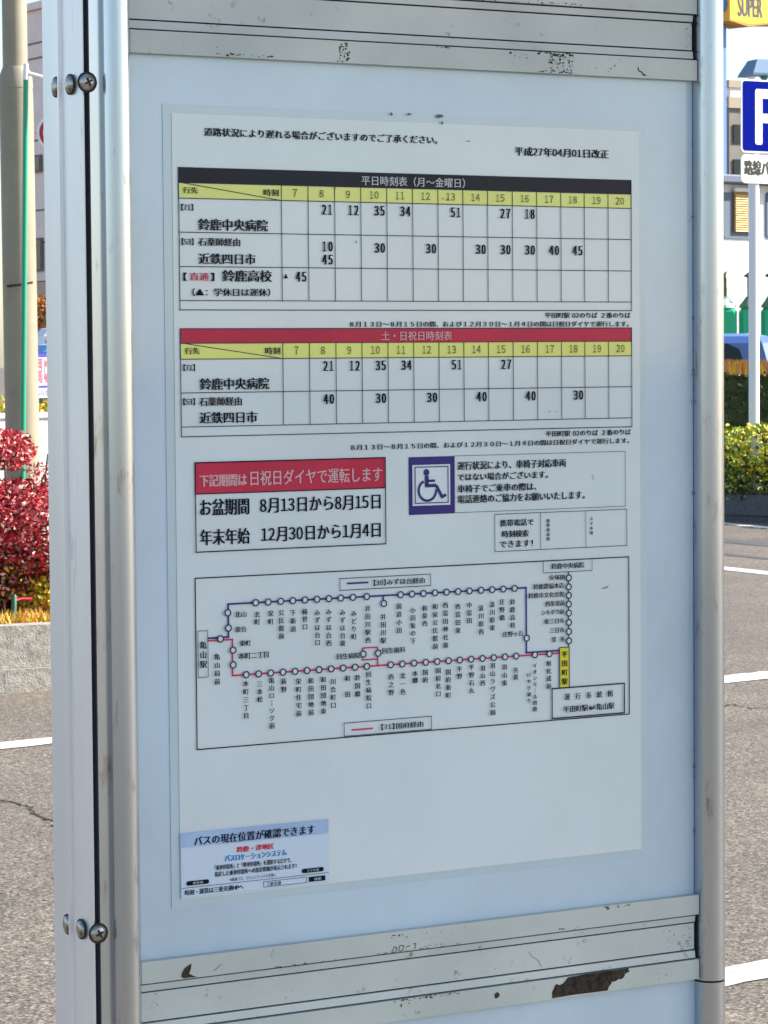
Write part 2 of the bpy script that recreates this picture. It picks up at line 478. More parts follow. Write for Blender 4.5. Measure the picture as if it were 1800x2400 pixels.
# fine cracks
def crack(pts, w, seed):
    rc_ = random.Random(seed); b = MB(); fine = []
    for (xa, ya), (xb, yb) in zip(pts, pts[1:]):
        for k in range(6): fine.append((xa + (xb - xa) * k / 6 + rc_.gauss(0, 0.008), ya + (yb - ya) * k / 6 + rc_.gauss(0, 0.02)))
    fine.append(pts[-1])
    for p, q in zip(fine, fine[1:]):
        l = math.hypot(q[0] - p[0], q[1] - p[1]) or 1e-6; ww = w * rc_.uniform(0.4, 1.2)
        nx, ny = -(q[1] - p[1]) / l * ww, (q[0] - p[0]) / l * ww
        b.quad((p[0] - nx, p[1] - ny, 0.002), (q[0] - nx, q[1] - ny, 0.002), (q[0] + nx, q[1] + ny, 0.002), (p[0] + nx, p[1] + ny, 0.002), 'gap_soil')
    tag(b.build('asphalt_crack'), kind='structure')
M['gap_soil'] = mat('dirt filled crack', (0.03, 0.026, 0.02), 0.95)
crack([(-2.6, 10.6), (-1.9, 10.2), (-1.31, 10.02), (-1.26, 9.95), (-1.20, 9.85), (-1.16, 9.68), (-1.10, 9.55), (-1.06, 9.43), (-0.9, 9.3), (0.1, 8.6)], 0.007, 4)
crack([(0.9, 12.4), (1.45, 12.55), (1.5, 12.62), (1.55, 12.45), (1.66, 12.52), (2.4, 12.9)], 0.006, 9)
# ================================================================== TIMETABLE BOARD (bus stop)
ROOT = (0.0, 1.63279, 0.0); RZ = R(30.378); ZC = 1.41496
X = lambda u: u / 1000.0
Z = lambda v: ZC - v / 1000.0
board = empty('timetable_board', ROOT, RZ, 'aluminium framed bus stop board with ribbed crossbars and a laminated timetable behind them', 'notice board')
def arc(cx, cy, rx, ry, a0, a1, n):
    return [(cx + rx * math.cos(R(a0 + (a1 - a0) * i / n)), cy + ry * math.sin(R(a0 + (a1 - a0) * i / n))) for i in range(n + 1)]
ZT, ZB = 2.35, 0.0
# right hand post: half round nose on a box, cut by a seam
prof = arc(0.2213, -0.003, 0.0091, 0.0091, 180, 360, 28) + [(0.2304, 0.040), (0.2122, 0.040)]
p = MB()
seam = Z(286.6)
p.extrude_z(prof, seam + 0.0006, ZT, 'alu_post', False)
p.extrude_z(prof, ZB, seam - 0.0006, 'alu_post', False)
inner = [(x * 0.985 + 0.2213 * 0.015, y * 0.985) for x, y in prof]
p.extrude_z(inner, seam - 0.0006, seam + 0.0006, 'gap')
o = p.build('post', board)
tag(o, 'round nosed aluminium post with a horizontal seam near the lower crossbar')
# left hand post: flange, round rib, cove and lip
prof = [(-0.1768, -0.002), (-0.1704, -0.002)] + arc(-0.1625, -0.003, 0.0078, 0.0078, 178, 360, 26) + [(-0.1547, 0.040), (-0.1768, 0.040)]
p = MB()
p.extrude_z(prof, ZB, ZT, 'alu_post')
tag(p.build('post', board), 'ribbed aluminium post beside the dark vertical seam')
# dark seam and side channel
p = MB()
p.box(-0.1785, -0.1768, 0.0014, 0.0395, ZB, ZT, 'gap')
p.build('seam', board)
p = MB()
sp = [(-0.1793, 0.0012), (-0.1785, 0.0012), (-0.1785, 0.040), (-0.1775, 0.048), (-0.1810, 0.048), (-0.1810, 0.0265), (-0.1825, 0.0260), (-0.1825, 0.0245), (-0.1806, 0.0240)]
p.extrude_z(sp, ZB, ZT, 'alu_side')
p.build('side_channel', board)
# screws
def screw(u, y, v, ax, rad, name='screw'):
    """dome head; ax 'f' faces the reader, 's' stands on the side channel"""
    b = MB(); n = 14; rings = []
    for k, (rr, h) in enumerate(((1.0, 0.02), (1.0, 0.16), (0.86, 0.38), (0.58, 0.54), (0.25, 0.6))):
        ring = []
        for i in range(n):
            a = 2 * math.pi * i / n
            d = rad * rr
            if ax == 'f': ring.append((X(u) + d * math.cos(a), y - rad * h * 0.8, Z(v) + d * math.sin(a)))
            else: ring.append((X(u) - rad * h * 0.8, y - d * math.cos(a), Z(v) + d * math.sin(a)))
        rings.append(ring)
    b.loft(rings, 'screw', True, True)
    b.loft([[tuple(Vector(q_) * 1.0 + (Vector(q_) - sum((Vector(w_) for w_ in rings[0]), Vector()) / n) * 0.16) for q_ in rings[0]], [tuple(Vector(q_) + (Vector(q_) - sum((Vector(w_) for w_ in rings[0]), Vector()) / n) * 0.16 + (Vector((0, -0.0006, 0)) if ax == 'f' else Vector((-0.0006, 0, 0)))) for q_ in rings[0]]], 'screw_dark')
    if ax == 'f':
        y1 = y - rad * 0.50
        for aa in (25, 115):
            c, s_ = math.cos(R(aa)), math.sin(R(aa)); l = rad * 0.5; w = rad * 0.1
            vs = [(X(u) + l * c - w * s_, y1, Z(v) + l * s_ + w * c), (X(u) - l * c - w * s_, y1, Z(v) - l * s_ + w * c), (X(u) - l * c + w * s_, y1, Z(v) - l * s_ - w * c), (X(u) + l * c + w * s_, y1, Z(v) + l * s_ - w * c)]
            b.add([(a, y1 - 0.0004, c2) for a, _, c2 in vs], [(0, 1, 2, 3)], 'screw_dark')
    return b.build(name, board)
for dv in (-229.9, 216.8):
    screw(-178.0, -0.0015, dv, 'f', 0.0048)
    screw(-180.6, 0.0135, dv, 's', 0.0048)
    screw(-181.0, 0.0300, dv, 's', 0.0048)
# board panels
p = MB(); p.box(X(-154.6), X(212.2), 0.0, 0.006, Z(240), Z(-250), 'panel'); tag(p.build('panel', board), 'pale blue white panel behind the laminated timetable')
p = MB(); p.box(X(-154.6), X(212.2), 0.0, 0.006, Z(760), Z(280), 'panel'); p.build('panel', board)
p = MB(); p.box(X(-154.6), X(212.2), 0.0, 0.006, Z(-290), Z(-880), 'panel'); p.build('panel', board)
p = MB(); p.box(X(-151.5), X(212.2), 0.0265, 0.0395, 0.5, ZT - 0.02, 'alu_side'); p.build('back_panel', board)
# crossbars: lip, bead, recessed web, bead, lip (v values)
CR = random.Random(5)
def crossbar(v0, flecks):
    b = MB()
    L0, L1 = -154.6, 211.9
    s = [0, 12.1, 16.6, 33.0, 38.1, 50.4]
    def bar(a, c, yf, x1, mm, tilt=0.0):
        z1, z0 = Z(v0 + a), Z(v0 + c)
        vs = [(X(L0), yf + tilt, z0), (X(x1), yf + tilt, z0), (X(x1), yf, z1), (X(L0), yf, z1), (X(L0), -0.0003, z0), (X(x1), -0.0003, z0), (X(x1), -0.0003, z1), (X(L0), -0.0003, z1)]
        b.add(vs, [(0, 1, 2, 3), (0, 4, 5, 1), (2, 6, 7, 3), (1, 5, 6, 2), (3, 7, 4, 0)], mm)
    g_ = 0.45
    bar(s[0], s[1] - g_, -0.0052, L1, 'alu_bar')
    bar(s[1] + g_, s[2] - g_, -0.0040, L1 - 1.9, 'alu_bar_in', 0.0006)
    bar(s[2] + g_, s[3] - g_, -0.0030, L1 - 2.2, 'alu_bar_in')
    bar(s[3] + g_, s[4] - g_, -0.0034, L1 - 1.9, 'alu_bar_in', -0.0006)
    bar(s[4] + g_, s[5], -0.0052, L1, 'alu_bar')
    for k in s[1:5]:
        b.box(X(L0), X(L1), -0.0016, -0.0004, Z(v0 + k + g_ + 0.05), Z(v0 + k - g_ - 0.05), 'gap')
    b.box(X(L1 - 2.3), X(L1), -0.0014, -0.0002, Z(v0 + s[4]), Z(v0 + s[1]), 'gap')
    ink = Ink('chip', 0, X, Z)
    for f in flecks(ink, v0, s): pass
    for i, vv in enumerate(ink.v): pass
    # merge the flecks
    o_ = len(b.v)
    for nm in ink.mats: b.mi(nm)
    b.v += ink.v
    for f, mi in zip(ink.f, ink.m):
        b.f.append(tuple(i + o_ for i in f)); b.m.append(b.mi(ink.mats[mi])); b.sm.append(False)
    return b.build('crossbar', board)
YL, YW = -0.00535, -0.00315
def scatter(ink, n, u0, u1, v0, v1, a, b2, Y, asp=1.0):
    ink.Y = Y
    for _ in range(n):
        w = CR.uniform(a, b2)
        ink.blob(CR.uniform(u0, u1), CR.uniform(v0, v1), w * asp, w * CR.uniform(0.6, 1.0), n=CR.choice((6, 7, 9)), rnd=CR)
        yield 0
def up_flecks(ink, v0, s):
    lo0, lo1 = v0 + 38.6, v0 + 50.0        # lower lip
    yield from scatter(ink, 80, 108, 124.5, lo0 + 0.6, lo1, 0.5, 1.7, YL)
    yield from scatter(ink, 16, 100, 124, lo0 + 0.2, lo0 + 1.6, 0.8, 2.2, YL, 1.6)
    yield from scatter(ink, 14, 96, 124, lo1 - 1.2, lo1, 0.5, 1.6, YL, 1.5)
    yield from scatter(ink, 55, -29, -22.5, lo0 + 0.8, lo1 - 1, 0.4, 1.5, YL)
    yield from scatter(ink, 5, -31, -22, lo1 - 1.6, lo1 - 0.2, 0.8, 1.8, YL)
    yield from scatter(ink, 16, -107, -70, lo1 - 1.5, lo1 - 0.3, 0.5, 1.6, YL, 1.7)
    yield from scatter(ink, 8, 25, 45, lo0 + 0.2, lo0 + 0.8, 0.4, 0.9, YL, 3)
    yield from scatter(ink, 6, 80, 96, lo0 + 0.5, lo0 + 4, 0.6, 1.6, YL)
    yield from scatter(ink, 7, 126, 162, lo0 + 2, lo1 - 2, 0.4, 1.0, YL)
    ink.Y = YL
    for q in ((81.8, -256.6, 2.2, 2.0), (153.3, -252.4, 1.1, 1.6), (150.5, -250.6, 1.2, 0.9), (-104, -251, 0.7, 0.7), (0, -248, 0.8, 0.6)): ink.blob(*q, rnd=CR); yield 0
    ink.path([(169.6, -252.4), (170.0, -250.2), (172.6, -249.4), (173.2, -248.2)], 0.7); ink.blob(174, -247.9, 3.2, 1.3, rnd=CR)
    yield from scatter(ink, 40, -140, 205, lo0 + 0.6, lo1 - 0.6, 0.2, 0.5, YL)
    yield from scatter(ink, 30, 60, 130, v0 + 10.2, v0 + 11.8, 0.3, 1.2, YL, 1.8)
    yield from scatter(ink, 12, 100, 205, v0 + 3, v0 + 11, 0.3, 0.9, YL)
    yield from scatter(ink, 22, -148, 205, v0 + 17.5, v0 + 32, 0.25, 0.7, YW)
    yield from scatter(ink, 6, 204, 209.5, v0 + 17, v0 + 32, 0.5, 1.2, YW)
def low_flecks(ink, v0, s):
    ink.Y = YL
    # black curl at the left of the upper lip
    ink.poly([(-125.0, 238.2), (-126.6, 238.9), (-129.2, 240.2), (-131.0, 242.8), (-131.2, 244.9), (-129.6, 245.9), (-126, 245.7), (-121.6, 246.0), (-124.3, 244.9), (-126.6, 243.6), (-125.5, 241.2)])
    ink.path([(-111.5, 243.7), (-108.7, 241.9), (-107.2, 240.6)], 0.3)
    # large rusty loss on the lower lip
    a = [(106.8, 284.2), (107.2, 280.3), (108.2, 277.7), (110.4, 276.4), (112.0, 277.2), (115.6, 275.7), (116.9, 274.0), (119.7, 273.2), (134, 272.9), (147, 272.8), (160.6, 272.8), (160.9, 275.1), (158.2, 276.0), (157.6, 277.8), (155.0, 279.1), (153.2, 278.3), (150.6, 279.9), (148.8, 279.5), (147.6, 281.6), (146.6, 282.1), (145.4, 284.2)]
    jag = []
    for p_, q in zip(a, a[1:] + a[:1]):
        for t in (0, 0.33, 0.66):
            jag.append((p_[0] + (q[0] - p_[0]) * t + CR.uniform(-0.35, 0.35), min(284.6, max(272.8, p_[1] + (q[1] - p_[1]) * t + CR.uniform(-0.3, 0.3)))))
    ink.poly(jag, 'rust')
    ink.Y = YL - 0.0001
    for q in ((118, 279, 7, 2.6), (133, 276, 12, 2.2), (150, 275, 6, 2.4), (112, 282.5, 5, 1.4)): ink.blob(*q, m='chip', n=14, rnd=CR)
    ink.Y = YL
    ink.blob(69, 278.2, 4.6, 4.4, n=12, rnd=CR)
    yield 0
    yield from scatter(ink, 10, -0.5, 10, 236, 238.6, 0.5, 1.3, YL, 1.5)
    for q in ([(-0.5, 246.0), (1.2, 243.0), (3.0, 243.4), (2.2, 245.8), (0, 246.2)], [(4, 245.6), (5, 242.6), (7.5, 242.9), (7.0, 245.2), (5, 246)], [(9, 244.2), (11.5, 243.2)], [(13.6, 242.7), (15.5, 242.5), (14.6, 245.6)]): ink.path(q, 0.45)
    yield from scatter(ink, 18, 16, 48, 244.6, 246.4, 0.3, 1.1, YL, 1.8)
    yield from scatter(ink, 12, 142, 163, 234.8, 236.6, 0.5, 1.7, YL, 1.4)
    yield from scatter(ink, 9, 106, 128, 241.5, 246.2, 0.4, 1.4, YL)
    yield from scatter(ink, 8, 20, 48, 236, 241, 0.4, 0.9, YL)
    yield from scatter(ink, 26, -4, 44, 272.8, 274.4, 0.5, 1.6, YL, 1.6)
    yield from scatter(ink, 16, 4, 18, 275, 284, 0.4, 1.2, YL)
    yield from scatter(ink, 26, -75, 10, 245.6, 246.7, 0.3, 0.9, YL, 3)
    yield from scatter(ink, 14, -60, -35, 282, 284, 0.4, 1.3, YL, 1.7)
    yield from scatter(ink, 40, -148, 205, 252, 266.5, 0.25, 0.7, YW)
    yield from scatter(ink, 26, 190, 209.5, 252, 266, 0.4, 1.4, YW)
    yield from scatter(ink, 10, -151, -146, 252, 283, 0.5, 1.4, YW - 0.0024)
    yield from scatter(ink, 10, 180, 192, 276, 282, 0.4, 1.1, YL)
    ink.Y = YW
    ink.path([(92, 256), (95, 259.5), (99, 262), (101, 266)], 0.25)
crossbar(-296.6, up_flecks)
crossbar(234.6, low_flecks)
# grime, and a strip of dirt and painted contact shade, along the right post
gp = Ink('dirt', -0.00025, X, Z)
for _ in range(120):
    gp.blob(CR.uniform(-148, 208), CR.uniform(-243, 232), CR.uniform(0.25, 0.7), CR.uniform(0.2, 0.5), n=6, rnd=CR)
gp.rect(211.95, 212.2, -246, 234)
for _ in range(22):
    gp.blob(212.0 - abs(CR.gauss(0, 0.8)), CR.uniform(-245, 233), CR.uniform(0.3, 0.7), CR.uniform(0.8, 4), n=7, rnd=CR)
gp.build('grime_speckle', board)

# ================================================================== TIMETABLE POSTER
poster = empty('timetable_poster', ROOT, RZ, 'laminated white bus timetable sheet with black and red tables and a route map', 'timetable')
YF, YP, YB, YT, YT2 = -0.0004, -0.0007, -0.0010, -0.0013, -0.0016
p = MB(); p.box(X(-134), X(177.8), YF, -0.0001, Z(208.5), Z(-220.5), 'film'); p.build('laminate_sheet', poster)
p = MB(); p.box(X(-128.8), X(173.4), YP, YF - 0.0001, Z(204.3), Z(-215.8), 'paper'); p.build('paper_sheet', poster)
P = lambda m, y: Ink(m, y, X, Z)
i = P('ink', YT)
i.text('道路状況により遅れる場合がございますのでご了承ください。', -110, 35.8, -208.8, -204.2); i.build('delay_notice', poster)
i = P('ink', YT)
i.text('平成27年04月01日改正', 87, 151.8, -204.4, -199.3); i.build('revision_date', poster)
CX = [-63.5, -47.0, -30.4, -13.9, 2.7, 19.3, 35.8, 52.2, 68.6, 85.2, 101.7, 118.2, 134.4, 151.0, 167.3]
HL = -125.4
def table(name, band, v, title, tx, tmat, rows, cells, names, label):
    """v: title top, hour top, hour bottom, row lines ..., footer bottom"""
    gr = P('line', YT)
    gr.frame(HL, CX[-1], v[0], v[-1], 0.48)
    for y in v[1:-1]: gr.seg((HL, y), (CX[-1], y), 0.42)
    for x in CX[:-1]: gr.seg((x, v[1]), (x, v[-2]), 0.42)
    gr.seg((HL + 2, v[1]), (CX[0] - 0.5, v[2]), 0.4)
    t = gr.build(name, poster)
    tag(t, label)
    b = P(band, YB); b.rect(HL, CX[-1], v[0], v[1]); b.build('title_band', t)
    b = P('band_yellow', YB); b.rect(HL, CX[-1], v[1], v[2]); b.build('hour_band', t)
    b = P(tmat, YT); b.text(title, tx[0], tx[1], v[0] + 1.6, v[1] - 1.1, 0.03); b.build('title_lettering', t)
    h = P('grey_ink', YT2)
    for k in range(14):
        s_ = str(7 + k); c = (CX[k] + CX[k + 1]) / 2
        h.digits(s_, c + 1.6 * len(s_), v[1] + 2.0, v[2] - 2.1, 3.2, 0.0)
    h.build('hour_lettering', t)
    h = P('grey_ink', YT2)
    h.text('行先', -123, -114, v[1] + 2.3, v[2] - 2.6); h.text('時刻', -74.6, -65.2, v[1] + 2.3, v[2] - 2.2)
    h.build('heading_lettering', t)
    l = P('ink', YT2)
    for s_, u0, u1, a, c in names: l.text(s_, u0, u1, a, c)
    l.build('destination_lettering', t)
    rows_ = {}
    for hour, vt, s_ in cells:
        n = rows_.setdefault(round(vt / 9.0), P('ink', YT2))
        n.digits(s_, CX[hour - 6] - 1.2, vt, vt + 5.4, 3.75)
    for n in rows_.values(): n.build('departure_numerals', t)
    return t
A1, A2 = -169.2, -148.8
t1 = table('weekday_timetable', 'band_black', (-187.2, -179.2, -171.0, -153.0, -134.8, -116.8, -111.8), '平日時刻表（月～金曜日）', (-13.5, 53.6), 'white_ink', None,
    [(8, A1, '21'), (9, A1, '12'), (10, A1, '35'), (11, A1, '34'), (13, A1, '51'), (15, A1, '27'), (16, A1, '18'),
     (8, -149.2, '10'), (8, -142.0, '45'), (10, A2, '30'), (12, A2, '30'), (14, A2, '30'), (15, A2, '30'), (16, A2, '30'), (17, A2, '40'), (18, A2, '45'), (7, -132.6, '45')],
    [('【71】', -124.2, -117, -168, -164.4), ('鈴鹿中央病院', -114.2, -72, -160.4, -154.1), ('【53】', -124.2, -117, -149.8, -146.2), ('石薬師経由', -114.2, -89, -150.2, -145.9), ('近鉄四日市', -114.2, -79.6, -142, -136.2),
     ('【', -123.4, -121, -131.6, -127.2), ('】', -107.2, -104.8, -131.6, -127.2), ('鈴鹿高校', -100.2, -69.8, -133.2, -126.9), ('▲', -62.7, -60.1, -131.4, -128.9), ('（▲：学休日は運休）', -118.2, -71, -123.4, -119.1)],
    'weekday table under a black title band')
b = P('red_ink', YT2); b.text('直通', -119.6, -108, -131.6, -127.4, 0.09); b.build('direct_service_lettering', t1)
B1, B2 = -84.0, -65.9
table('holiday_timetable', 'band_red', (-101.8, -94.0, -85.6, -67.65, -49.5, -44.3), '土・日祝日時刻表', (-1.6, 44.4), 'pink_ink', None,
    [(8, B1, '21'), (9, B1, '12'), (10, B1, '35'), (11, B1, '34'), (13, B1, '51'), (15, B1, '27'), (8, B2, '40'), (10, B2, '30'), (12, B2, '30'), (14, B2, '40'), (16, B2, '40'), (18, B2, '30')],
    [('【71】', -124, -117, -82.9, -79.3), ('鈴鹿中央病院', -114.4, -72.1, -75.4, -69), ('【53】', -124.3, -117.2, -64.8, -61.1), ('石薬師経由', -114.8, -89, -65.2, -60.5), ('近鉄四日市', -114.7, -79.6, -57.3, -51.1)],
    'Saturday and holiday table under a crimson title band')
for va in (0, 67.8):
    i = P('ink', YT)
    i.text('平田町駅 02のりば ２番のりば', 106.9, 166.6, -110.7 + va, -107.4 + va)
    i.text('８月１３日～８月１５日の間、および１２月３０日～１月４日の間は日祝日ダイヤで運行します。', -21.6, 165.4, -105.7 + va, -102.5 + va)
    i.build('footnote', poster)
# holiday period notice
i = P('ink', YT2)
i.frame(-117.6, 0.2, -30.3, 17.6, 0.6); i.seg((-117.6, -13.5), (0.2, -13.5), 0.5)
hn = i.build('holiday_notice', poster)
b = P('band_red', YB); b.rect(-117.6, 0.2, -30.3, -13.5); b.build('title_band', hn)
b = P('pink_ink', YT); b.text('下記期間は', -115, -86.3, -23.8, -17.2); b.text('日祝日ダイヤで運転します', -84.2, -1.8, -25.2, -17.0, 0.03); b.build('title_lettering', hn)
b = P('ink', YT)
for s_, u0, u1, a, c in (('お盆期間', -114.9, -85, -10.6, -1.6), ('8月13日から8月15日', -78.6, -2.8, -10.0, -1.9), ('年末年始', -115, -84.8, 5.6, 14.2), ('12月30日から1月4日', -78, -2.9, 5.8, 13.8)):
    b.text(s_, u0, u1, a, c, 0.06)
b.build('lettering', hn)
# wheelchair notice
i = P('line', YT); i.frame(45.5, 162.5, -30.1, 1.9, 0.25)
wn_ = i.build('wheelchair_notice', poster)
b = P('violet', YB); b.rect(15.6, 45.5, -30.1, 2.2); sp_ = b.build('symbol_panel', wn_)
b = P('paper', YT); b.rect(17.8, 42.5, -25.6, -2.8); b.build('symbol_field', wn_)
b = P('violet', YT2)
b.frame(19.4, 41.0, -24.4, -4.2, 0.55)
b.disc(26.8, -21.3, 1.9)
b.path([(27.0, -19.4), (27.0, -13.9)], 2.6); b.path([(27, -16.6), (32.4, -16.6)], 1.4)
b.path([(26.0, -13.9), (33.2, -13.9), (37.0, -7.2)], 1.9); b.path([(36.4, -7.0), (39.6, -8.6)], 1.7)
b.ring(27.4, -11.2, 5.0, 6.4, a0=-5, a1=245)
b.build('wheelchair_symbol', wn_)
b = P('ink', YT)
for s_, u1, a, c in (('運行状況により、車椅子対応車両', 121, -26.8, -22.0), ('ではない場合がございます。', 108.6, -20.2, -15.9), ('車椅子でご乗車の際は、', 100.6, -13.6, -9.2), ('電話連絡のご協力をお願いいたします。', 134, -7.9, -3.2)):
    b.text(s_, 47.4, u1, a, c)
b.build('lettering', wn_)
# mobile search notice (the square codes are left blank)
i = P('line', YT); i.frame(72.1, 163.4, 3.7, 24.9, 0.35); i.seg((103.2, 3.7), (103.2, 24.9), 0.3); i.seg((134.5, 3.7), (134.5, 24.9), 0.3)
ph = i.build('mobile_search_notice', poster)
b = P('ink', YT)
b.text('携帯電話で', 75.6, 98.5, 6.9, 10.8); b.text('時刻検索', 76.9, 95, 13.2, 17.2); b.text('できます！', 75.2, 97.9, 19.0, 22.9)
b.vtext('携帯電話用', 108.4, 7.6, 20, 2.3); b.vtext('スマホ用', 138.4, 7.4, 17.6, 2.3)
b.build('lettering', ph)
# route map
i = P('ink', YT); i.frame(-118.2, 164.7, 31.6, 123.8, 0.6)
mp_ = i.build('route_map', poster)
RL, BL_ = 85.2, 46.4
b = P('blue_ink', YT)
b.path([(-110.9, 64.2), (-98.5, 64.2)], 1.0); b.path([(-98.5, 64.7), (-98.5, BL_ - 0.5)], 1.0); b.path([(-98.5, BL_), (93.6, BL_)], 1.0)
b.path([(93.1, BL_), (93.1, 84.2)], 1.0); b.path([(92.6, 83.7), (115.7, 83.7)], 1.0); b.path([(-1.6, BL_), (-1.6, 49)], 0.9)
b.path([(-24.6, 38.6), (-11, 38.6)], 1.0); b.build('blue_route', mp_)
b = P('red_ink', YT)
b.path([(-110.9, 65.6), (-95.7, 65.6)], 0.9); b.path([(-96.2, 65.2), (-96.2, RL + 0.45)], 0.9); b.path([(-96.2, RL), (115.7, RL)], 0.95)
b.path([(-15, 81.5), (-15, 74.9), (-5.5, 74.9), (-5.5, RL)], 0.8); b.path([(-15.4, 81.5), (-5.8, 81.5)], 0.8)
b.path([(-22.3, 120), (-8.9, 120)], 0.9); b.build('red_route', mp_)
b = P('line', YT); b.path([(122.2, 38.3), (122.2, 82)], 0.7); b.build('branch_route', mp_)
blue = [(-99.0, 51.0), (-98.7, 59.3)] + [(x, BL_) for x in (-81.9, -74.2, -66.5, -59.0, -51.4, -43.9, -36.4, -28.9, -21.2, -12.4, 9.4, 16.8, 24.3, 31.9, 39.5, 47.1, 54.7, 62.4, 69.9, 77.4, 85.0)] + [(-1.5, 50.8), (93.1, 75.3)]
red = [(-103.6, 64.9), (-96.0, 71.4), (-96.0, 79.4)] + [(x, RL) for x in (-88.2, -80.6, -73.1, -65.5, -58.0, -50.5, -43.0, -35.4, -27.8, -20.2, -12.7, 2.6, 10.2, 17.8, 25.5, 33.0, 40.5, 48.0, 55.5, 63.1, 70.7, 78.3, 85.9, 98.6, 108.6)] + [(-14.9, 78.2), (-5.4, 78.3)]
br = [(122.2, y) for y in (42.0, 47.2, 52.2, 57.2, 62.4, 67.8, 73.1, 78.5)]
b = P('line', YT2 - 0.0002); d = P('paper', YT2)
for u, v in blue + red + br:
    b.ring(u, v, 1.35, 2.05, n=20); d.disc(u, v, 1.5, n=16)
b.build('stop_marker_ring', mp_); d.build('stop_marker_fill', mp_)
b = P('station_yellow', YT); b.rect(115.7, 122.4, 82.1, 105.3); b.build('station_box', mp_)
b = P('line', YT2)
class _F:
    def frame(self, *a):
        q = P('line', YT2); q.frame(*a); q.build('legend_frame', mp_)
b = _F()
b.frame(-117.2, -111.2, 60.0, 85.0, 0.35); b.frame(115.7, 122.4, 82.1, 105.3, 0.45); b.frame(104.7, 138.5, 31.6, 38.4, 0.35)
b.frame(-29.4, 29.1, 35.7, 42.2, 0.4); b.frame(-27.5, 29.0, 115.8, 123.1, 0.4); b.frame(110.3, 161, 105.5, 122.8, 0.8)
pass
b = P('ink', YT2 - 0.0002)
for s_, u, a, c in (('北町', -81.2, 51.2, 58.5), ('栄町', -72.8, 51.1, 58.8), ('公民館前', -66.3, 51, 67), ('下新道', -59, 51.3, 63.6), ('椿世口', -51.7, 51.2, 62.7), ('みずほ台口', -43.9, 52.1, 71.8), ('みずほ台西', -36.7, 52, 72.5), ('みずほ台東', -28, 52.8, 73.1), ('みどり町', -20.8, 53.7, 69.8), ('井田川駅西', -11.9, 51.4, 72.2), ('井田川駅', -2, 56.5, 73), ('国道小田', 8.2, 51.2, 67.9), ('小田坂の下', 17.2, 53.8, 74.3), ('和泉西', 25, 53.1, 64.8), ('和泉公民館前', 31.8, 52.5, 78.2), ('西富田神社前', 38.6, 52, 77.9), ('西富田東', 46.8, 53.2, 70), ('中富田', 54.4, 52.9, 64.8), ('汲川原西', 62.3, 54.8, 71.6), ('汲川原東', 69.8, 53.1, 69.7), ('庄野橋', 76.4, 52, 64.3), ('鈴鹿高校', 83.5, 52.4, 69),
    ('亀山局前', -105.8, 72.8, 89.5), ('本町三丁目', -88.5, 88.4, 109.1), ('三本松', -80, 89.1, 100.8), ('亀山ローソク前', -72.7, 87.6, 115.7), ('萩野', -65.2, 88.6, 96.3), ('栄町住宅前', -56, 89.2, 110.1), ('和田団地前', -48.3, 89.3, 110.1), ('和田団地東', -40.5, 89.2, 109.9), ('川合町口', -34.3, 90.6, 107), ('和\u3000田', -25.2, 89.4, 101.5), ('鈴国橋', -18.8, 89.5, 101.7), ('回生病院口', -11.7, 88.1, 108.8), ('西之野', 2.8, 90.3, 102.3), ('北一色', 10.4, 90.2, 102.5), ('本郷', 18.4, 89.4, 96.6), ('国府', 25.1, 89.2, 96.7), ('国府北口', 33.5, 88.7, 105.1), ('国府新町', 40.2, 89.9, 106.3), ('平野', 47.6, 88.7, 96), ('平野石丸', 55.6, 88.1, 104.6), ('羽山西', 63.1, 89.1, 100.8), ('羽山ラヴズ公園', 69.8, 88.1, 118.1), ('羽山東', 77.8, 89.4, 101.7), ('共進', 85.4, 91.6, 98.8), ('旭化成前', 108, 89.1, 105.4)):
    b.vtext(s_, u, a, c, 3.55, 0.06)
b.vtext('けやき通り', 94.4, 95.3, 112.6, 2.8); b.vtext('イオンモール鈴鹿', 98.5, 90, 117.8, 3.0); b.vtext('平田町駅', 119, 84.2, 103.6, 4.0, 0.08); b.vtext('亀山駅', -114.1, 65.7, 80, 4.3, 0.08)
for s_, u0, u1, a, c in (('北山', -94.9, -87.7, 50.6, 53.8), ('東台', -94.7, -87.8, 58.7, 61.9), ('東町', -92, -85.2, 66.4, 69.6), ('本町二丁目', -93, -74.4, 73.1, 76.7), ('回生病院', -31.9, -17.2, 77.1, 80.3), ('回生歯科', -2.8, 12.1, 75.6, 78.8), ('【30】みずほ台経由', -8, 25.1, 37.3, 40.7), ('【71】国府経由', -3.9, 23.5, 118, 121.4),
    ('鈴鹿中央病院', 110, 133, 33.2, 36.6), ('安塚園', 108.6, 119.4, 39.9, 42.8), ('鈴鹿農協本店', 97.6, 118.8, 44.5, 47.7), ('鈴鹿市文化会館', 94.1, 118.9, 49.6, 52.7), ('西条宮前', 105.8, 119.2, 54.7, 57.9), ('シキボウ前', 103, 118.9, 59.7, 62.8), ('東三日市', 105, 118.9, 64.9, 68), ('三日市', 108.8, 118.9, 70.2, 73.4), ('算\u3000所', 110.3, 119.1, 75.6, 78.8), ('庄野ヶ丘', 76.4, 90.9, 70.7, 73.9),
    ('運\u3000行\u3000系\u3000統\u3000図', 119, 152.5, 108.9, 112.8), ('平田町駅⇔亀山駅', 117.9, 153.8, 116.1, 120)):
    b.text(s_, u0, u1, a, c, 0.065)
b.build('stop_lettering', mp_)
